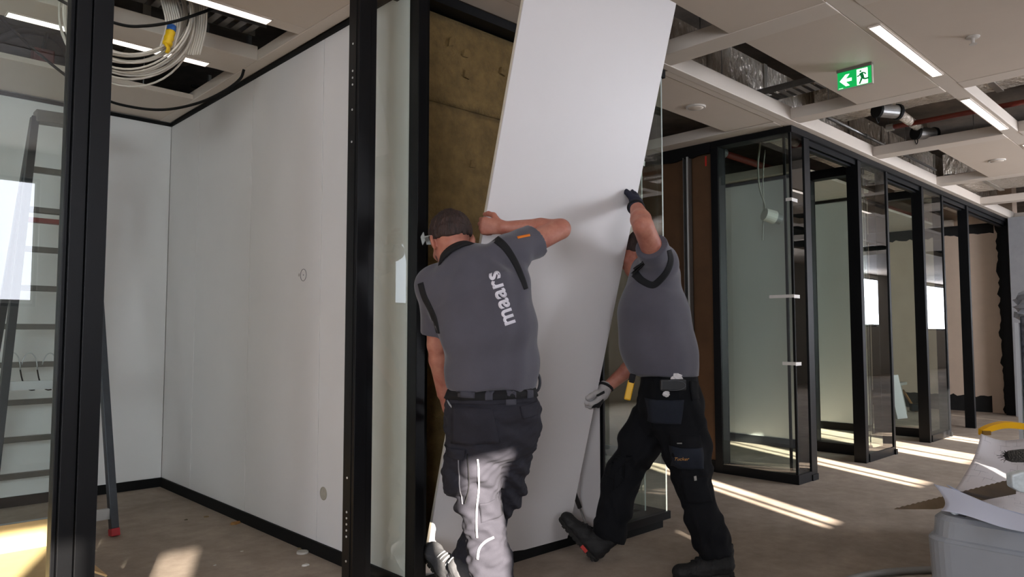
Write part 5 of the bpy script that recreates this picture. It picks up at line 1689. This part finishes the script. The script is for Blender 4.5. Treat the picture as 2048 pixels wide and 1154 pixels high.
    for k in range(N):
        a = 2 * math.pi * k / N
        dv = unit(s_pel * math.cos(a) + dpt * math.sin(a) * .9)
        for z in (-0.045, -0.010):
            c_ = wai + np.array([0, 0, z])
            hit = bt_.ray_cast(Vector(c_ + dv * 0.4), Vector(-dv), 0.6)
            q = np.array(hit[0]) if hit[0] is not None else c_ + dv * 0.15
            bv.append(q + dv * 0.006)
    for k in range(N):
        j = (k + 1) % N
        bf.append((2 * k, 2 * j, 2 * j + 1, 2 * k + 1))
    be = MB().add(bv, bf).build('belt', M_STRIPE, tr, smooth=True, thick=0.006, offset=0)
    be_b = bvh_of(be)
    for (x0, x1, y0, y1) in ((917, 951, 760, 792), (971, 986, 762, 796), (1012, 1032, 778, 808), (1055, 1067, 758, 796)):
        draped(be_b if y0 < 770 else bt_, px_quad((x0, y0), (x1, y0), (x1, y1), (x0, y1), 2.9), 4, 6, VIEW, 0.009 if y0 < 770 else 0.006, 'belt_loop', mat('belt_loop_cloth', '#3c3b43', 0.9), tr, 0.004)
    draped(bt_, px_quad((917, 793), (931, 795), (930, 798), (917, 796), 2.9), 3, 2, VIEW, 0.007, 'stitch', M_SEAM, tr, 0.001)
    hk = [at(1071 + 9 * math.cos(a), 764 + 19 * math.sin(a), 3.0) for a in np.linspace(-1.6, 1.6, 12)]
    MB().tube(hk, 0.010, 8, flat=.6).build('tool_hook', mat('hook_dark', '#24242a', 0.6), tr, smooth=True)
    # boots
    shoe(me, at(930, 1190, 3.17), at(858, 1103, 3.345), unit(np.array([0, 0, 1.0]) - _F * .9 + CAM_R * .2), M_SHOE1, w=0.050)
    hx = np.array([La[0], La[1], 0.0]) - _F * 0.07
    shoe(me, hx + np.array([0, 0, 0.002]), hx + unit(_F - CAM_R * .25) * 0.29 + np.array([0, 0, 0.002]), (0, 0, 1), M_SHOE1, w=0.050)
    return me
P1 = person_one()

# ------------------------------------------------------------------ person in profile (right)
def person_two():
    f = unit(-CAM_R * 0.95 + _F * 0.28); lf = np.cross((0, 0, 1.0), f)          # facing, his left (towards the camera)
    pel, wai = at(1340, 800, 3.80), at(1337, 750, 3.80)
    bel, low, che, nb = at(1314, 690, 3.81), at(1309, 625, 3.83), at(1308, 570, 3.86), at(1296, 538, 3.90)
    hc = at(1281, 508, 3.94)
    Ls, Le, Lw = at(1318, 530, 3.72), at(1286, 452, 3.50), at(1272, 412, 3.70)
    Rs, Re, Rw = at(1292, 560, 4.02), at(1276, 722, 4.04), at(1209, 779, 3.98)
    Lh, Lk, La = at(1362, 830, 3.72), at(1387, 970, 3.68), at(1431, 1108, 3.60)
    Rh, Rk, Ra = at(1310, 830, 3.87), at(1243, 955, 3.92), at(1216, 1080, 3.86)
    B = Field((2.55, 1.75, 0.0), (3.75, 2.85, 2.0), 0.0055)
    B.ell(pel, wai, (0.16, 0.11), (0.15, 0.11), lf, 0.03).ell(wai, bel, (0.15, 0.11), (0.16, 0.14), lf, 0.04)
    B.ell(bel, low, (0.16, 0.14), (0.16, 0.12), lf, 0.04).ell(low, che, (0.16, 0.12), (0.15, 0.10), lf, 0.04)
    B.cone(che, nb, 0.09, 0.065, 0.04).cone(nb, hc - np.array([0, 0, .04]), 0.062, 0.058, 0.03)
    B.chain([che, Ls, Le], [0.06, 0.060, 0.050], 0.03).chain([Le, lerp(Le, Lw, .3), Lw], [0.049, 0.050, 0.031], 0.012)
    B.chain([che, Rs, Re], [0.06, 0.055, 0.044], 0.03).chain([Re, lerp(Re, Rw, .3), Rw], [0.043, 0.043, 0.029], 0.012)
    B.chain([Lh, Lk, La], [0.08, 0.055, 0.04], 0.03).chain([Rh, Rk, Ra], [0.08, 0.055, 0.04], 0.03)
    B.cone(La, lerp(onz(1464, 1152, 0.0), onz(1350, 1160, 0.0), .5) + np.array([0, 0, 0.045]), 0.030, 0.022, 0.02)
    B.cone(Ra, at(1160, 1075, 3.88), 0.034, 0.028, 0.02)
    hf = unit(f + np.array([0, 0, -0.12])); hu = np.array([0, 0, 1.0]) + f * .02
    L, A = head(B, hc, hf, hu)
    ph = on_panel(PW - 0.03, 2.0, 0.03)
    ld = unit(at(1273, 392, 3.80) - Lw); rd = unit(at(1190, 818, 3.93) - Rw)
    hand(B, Lw, ld, -CAM_R * .6 + CAM_F * .6, CAM_U * 0.2 - CAM_F, 0.5)
    hand(B, Rw, rd, -CAM_R + CAM_F * .2, -CAM_F + CAM_U * .2, 0.75)
    me = B.mesh('person', M_SKIN)
    tag(me, 'person in profile in grey polo and black trousers holding the right panel edge', 'person')
    for sd in (-1, 1):
        MB().lathe([(0.001, -0.011), (0.008, -0.008), (0.011, 0), (0.008, 0.008), (0.001, 0.011)], L(sd * 0.032, 0.082, 0.0), A[1], 12).build('eye', MATS['eye_white'], me, smooth=True)
    H = Field(hc - 0.16, hc + 0.16, 0.0045)
    H.blob(L(0, -0.012, 0.030), A, (0.085, 0.105, 0.097), 0.0, cut=[(L(0, -0.09, -0.052), unit(A[1] * 0.55 - A[2])), (L(0, 0.078, 0), unit(A[1] - A[2] * 0.2))])
    H.wrinkle(0.006, 90, 4, (1, 1, .5))
    H.mesh('hair', M_HAIR, me)
    # gloves
    def glove(w_, d_, pn_, ts_, curl, body_m, tip_m, fore):
        G = Field(np.array(w_) - 0.22, np.array(w_) + 0.22, 0.004)
        hand(G, w_, d_, pn_, ts_, curl, grow=0.003, k=0.007)
        G.cone(np.array(w_) - unit(d_) * 0.035, np.array(w_) + unit(d_) * 0.03, 0.036, 0.036, 0.01, [(np.array(w_) - unit(d_) * 0.035, -unit(d_))])
        g = G.mesh('glove', body_m, me)
        cu_ = []
        ax = unit(d_); s_ = unit(np.cross(ax, (0, 0, 1.0))); u_ = np.cross(s_, ax)
        c_ = np.array(w_) - ax * 0.018
        MB().tube([c_ + (s_ * math.cos(a) + u_ * math.sin(a)) * 0.0375 for a in np.linspace(0, 2 * math.pi, 25)[:-1]], 0.008, 8, closed=True).build('cuff', M_STRIPE, g, smooth=True)
        return g
    glove(Lw, ld, -CAM_R * .6 + CAM_F * .6, CAM_U * 0.2 - CAM_F, 0.5, mat('navy_glove', '#14172a', 0.8), M_STRIPE, None)
    g2 = glove(Rw, rd, -CAM_R + CAM_F * .2, -CAM_F + CAM_U * .2, 0.75, mat('white_glove', '#a7a29f', 0.85, noise=.2, nscale=40), M_STRIPE, None)
    gb = bvh_of(g2)
    draped(gb, px_quad((1187, 812), (1208, 800), (1212, 812), (1190, 828), 3.9), 8, 6, VIEW, 0.002, 'finger_guard', M_STRIPE, g2, 0.003)
    draped(gb, px_quad((1193, 790), (1210, 783), (1211, 788), (1194, 795), 3.9), 6, 3, VIEW, 0.002, 'wrist_strap', M_STRIPE, g2, 0.003)
    # shirt
    S = Field((2.7, 1.75, 0.86), (3.7, 2.75, 1.85), 0.006)
    hemc = at(1335, 746, 3.8)
    hem = [(hemc, unit(np.array([0, 0, -1.0]) + f * 0.05))]
    S.ell(wai - np.array([0, 0, .05]), lerp(wai, bel, .5), (0.190, 0.152), (0.197, 0.172), lf, 0.03, hem)
    S.ell(lerp(wai, bel, .5), bel, (0.197, 0.172), (0.20, 0.182), lf, 0.05, hem)
    S.ell(bel, low, (0.20, 0.182), (0.20, 0.168), lf, 0.05).ell(low, che, (0.20, 0.165), (0.185, 0.125), lf, 0.06)
    S.ell(che, nb, (0.17, 0.12), (0.085, 0.08), lf, 0.05)
    S.chain([che, lerp(che, Ls, .6), Ls], [0.10, 0.098, 0.086], 0.05)
    S.chain([che, Rs], [0.10, 0.085], 0.05)
    lc = lerp(Ls, Le, 0.50); rc = lerp(Rs, Re, 0.55)
    S.chain([Ls, lc + unit(Le - Ls) * .05], [0.084, 0.074], 0.03, [(lc, unit(Le - Ls))])
    S.chain([Rs, rc + unit(Re - Rs) * .05], [0.08, 0.074], 0.03, [(rc, unit(Re - Rs))])
    S.wrinkle(0.010, 12, 31, (1, 1, .7))
    S.warp(lambda P: 0.005 * np.sin(45 * ((P - Ls) @ unit(CAM_R + CAM_U * .4))) * np.clip(1 - np.linalg.norm(P - Ls, axis=1) / 0.2, 0, 1))
    sh = S.mesh('polo_shirt', M_SHIRT, me)
    b = bvh_of(sh)
    draped(b, px_ribbon([(1275, 534), (1279, 545), (1289, 560), (1310, 570), (1327, 556), (1339, 537), (1343, 518), (1338, 500)], 14, 3.6), 4, 40, VIEW, 0.002, 'sleeve_stripe', M_STRIPE, sh, 0.002)
    cn = unit(hc - nb)
    ca_ = unit(np.cross(cn, f)); cb_ = np.cross(cn, ca_)
    lo, hi = [], []
    for k in range(26):
        a = 2 * math.pi * k / 26; dv = ca_ * math.cos(a) + cb_ * math.sin(a)
        hi.append(nb + dv * 0.070 + cn * 0.030); lo.append(nb + dv * 0.098 - cn * 0.012)
    n = 26
    MB().add(lo + hi, [(i, (i + 1) % n, n + (i + 1) % n, n + i) for i in range(n)]).build('collar', M_STRIPE, sh, smooth=True, thick=0.008, offset=0)
    # trousers
    T = Field((2.6, 1.7, -0.01), (3.75, 2.8, 1.06), 0.006)
    T.ell(wai + np.array([0, 0, .03]), pel, (0.178, 0.142), (0.188, 0.152), lf, 0.03, [(wai + np.array([0, 0, .025]), (0, 0, 1))])
    T.ell(pel, pel - np.array([0, 0, .09]), (0.186, 0.150), (0.16, 0.12), lf, 0.05)
    T.chain([Lh, lerp(Lh, Lk, .5), Lk], [0.122, 0.112, 0.088], 0.04).chain([Lk, lerp(Lk, La, .5), La], [0.088, 0.086, 0.088], 0.03, [(La - np.array([0, 0, .01]), unit(La - Lk))])
    T.chain([Rh, lerp(Rh, Rk, .5), Rk], [0.118, 0.108, 0.090], 0.04).chain([Rk, lerp(Rk, Ra, .5), Ra], [0.090, 0.085, 0.090], 0.03, [(Ra, unit(Ra - Rk))])
    T.blob(at(1375, 905, 3.62), np.array([CAM_R, CAM_F, CAM_U]), (0.075, 0.05, 0.085), 0.02)
    T.wrinkle(0.011, 19, 41, (1, 1, 1))
    T.warp(lambda P: 0.007 * np.sin(50 * P[:, 2] + 18 * (P @ CAM_R)) * np.exp(-((P[:, 2] - 0.14) / 0.10) ** 2))
    T.warp(lambda P: 0.006 * np.sin(48 * P[:, 2] - 14 * (P @ CAM_R)) * np.exp(-((P[:, 2] - 0.52) / 0.12) ** 2))
    tr = T.mesh('work_trousers', M_TROU2, me)
    bt_ = bvh_of(tr)
    def patch(name, q, mt=M_POCK2, off=0.004, th=0.006, par=tr, d=3.6):
        return draped(bt_, px_quad(*q, d), 10, 10, VIEW, off, name, mt, par, th)
    patch('holster_pocket', ((1298, 802), (1368, 800), (1362, 848), (1305, 850)), off=0.012, th=0.010)
    patch('cargo_pocket', ((1341, 892), (1403, 892), (1406, 936), (1346, 936)))
    patch('cargo_flap', ((1342, 872), (1402, 872), (1404, 893), (1341, 893)), M_TROU2, 0.008)
    patch('knee_pocket', ((1362, 955), (1414, 950), (1424, 1000), (1372, 1006)), M_TROU2)
    patch('knee_pocket', ((1210, 930), (1262, 935), (1252, 985), (1204, 978)), M_TROU2)
    patch('back_pocket', ((1384, 764), (1404, 768), (1402, 800), (1384, 802)), M_TROU2, 0.01, 0.012)
    patch('label_tag', ((1353, 885), (1361, 883), (1361, 885), (1353, 887)), mat('tag_grey', '#8c8a83', .6), 0.014, 0.001)
    patch('reflective_tab', ((1385, 950), (1390, 949), (1391, 958), (1386, 959)), mat('tag_grey', '#8c8a83'), 0.008, 0.001)
    cpk = bvh_of(tr)
    draped_text(cpk, 'Tucker', (1350, 924), math.radians(-6), 9.5, 3.55, VIEW, mat('orange_thread', '#b07d3e', 0.7), tr, 'lettering', embolden=0.01, shear=0.35, off=0.0085)
    # boots
    h0 = onz(1464, 1152, 0.0); t0 = onz(1350, 1160, 0.0)
    shoe(me, h0 + np.array([0, 0, .001]), t0 + np.array([0, 0, .001]), (0, 0, 1), M_SHOE2, w=0.052, collar=0.09)
    h1 = at(1190, 1122, 3.845); h1[2] = max(h1[2], 0.002)
    shoe(me, h1, at(1120, 1040, 3.92), unit(CAM_R * .72 + CAM_U * .62 - CAM_F * .15), M_SHOE2, w=0.052, mark=(-1, 0), collar=0.09)
    return me
P2 = person_two()

# things carried on the belt of the person in profile
t = thing('phone_pouch', at(1346, 770, 3.58), 'black phone pouch on the belt of the person in profile', 'pouch')
c_ = at(1346, 770, 3.575)
MB().obox(c_, CAM_R * 0.064 + CAM_F * .006, CAM_U * 0.028, CAM_F * 0.014).build('pouch_body', mat('pouch_black', '#1b1c1e', 0.5), t, bevel=0.008)
MB().tube([c_ - CAM_F * .0145 + CAM_R * (0.060 * math.cos(a)) * (1 if abs(math.cos(a)) < .8 else .99) + CAM_U * (0.025 * math.sin(a)) for a in np.linspace(0, 2 * math.pi, 33)[:-1]], 0.0012, 5, closed=True).build('pouch_piping', mat('piping_grey', '#55565a', .6), t)
MB().lathe([(0.004, 0), (0.003, 0.003)], c_ - CAM_R * 0.05 - CAM_F * 0.0145, -CAM_F, 10).build('pouch_stud', M_GALV, t)
def crumple(c_, rx, ry, rz, m, name, label, cat):
    V, F = [], []
    for j in range(8):
        for i in range(12):
            a, b_ = 2 * math.pi * i / 12, math.pi * j / 7
            k = 1 + random.uniform(-.3, .3)
            V.append(c_ + CAM_R * rx * k * math.cos(a) * math.sin(b_) + CAM_F * ry * k * math.sin(a) * math.sin(b_) + CAM_U * rz * k * math.cos(b_))
    for j in range(7):
        for i in range(12):
            F.append((j * 12 + i, (j + 1) * 12 + i, (j + 1) * 12 + (i + 1) % 12, j * 12 + (i + 1) % 12))
    return tag(MB().add(V, F).build(name, m), label, cat)
M_TISS = mat('tissue_white', '#c9c5c4', 0.9)
crumple(at(1354, 756, 3.60), 0.030, 0.012, 0.020, M_TISS, 'paper_tissue', 'white crumpled tissue sticking up behind the phone pouch', 'tissue')
crumple(at(1333, 788, 3.58), 0.018, 0.010, 0.014, M_TISS, 'paper_tissue', 'white scrap of tissue below the phone pouch', 'tissue')
t = thing('utility_knife', at(1258, 775, 3.70), 'yellow utility knife clipped to the front pocket of the person in profile', 'knife')
q0, q1 = at(1266, 748, 3.715), at(1254, 800, 3.70)
MB().bar(lerp(q0, q1, .25), q1, 0.034, 0.020, CAM_F).build('knife_body', mat('knife_yellow', '#d9a512', 0.45), t, bevel=0.006)
MB().bar(q0, lerp(q0, q1, .35), 0.030, 0.023, CAM_F).build('knife_grip', M_STRIPE, t, bevel=0.005)
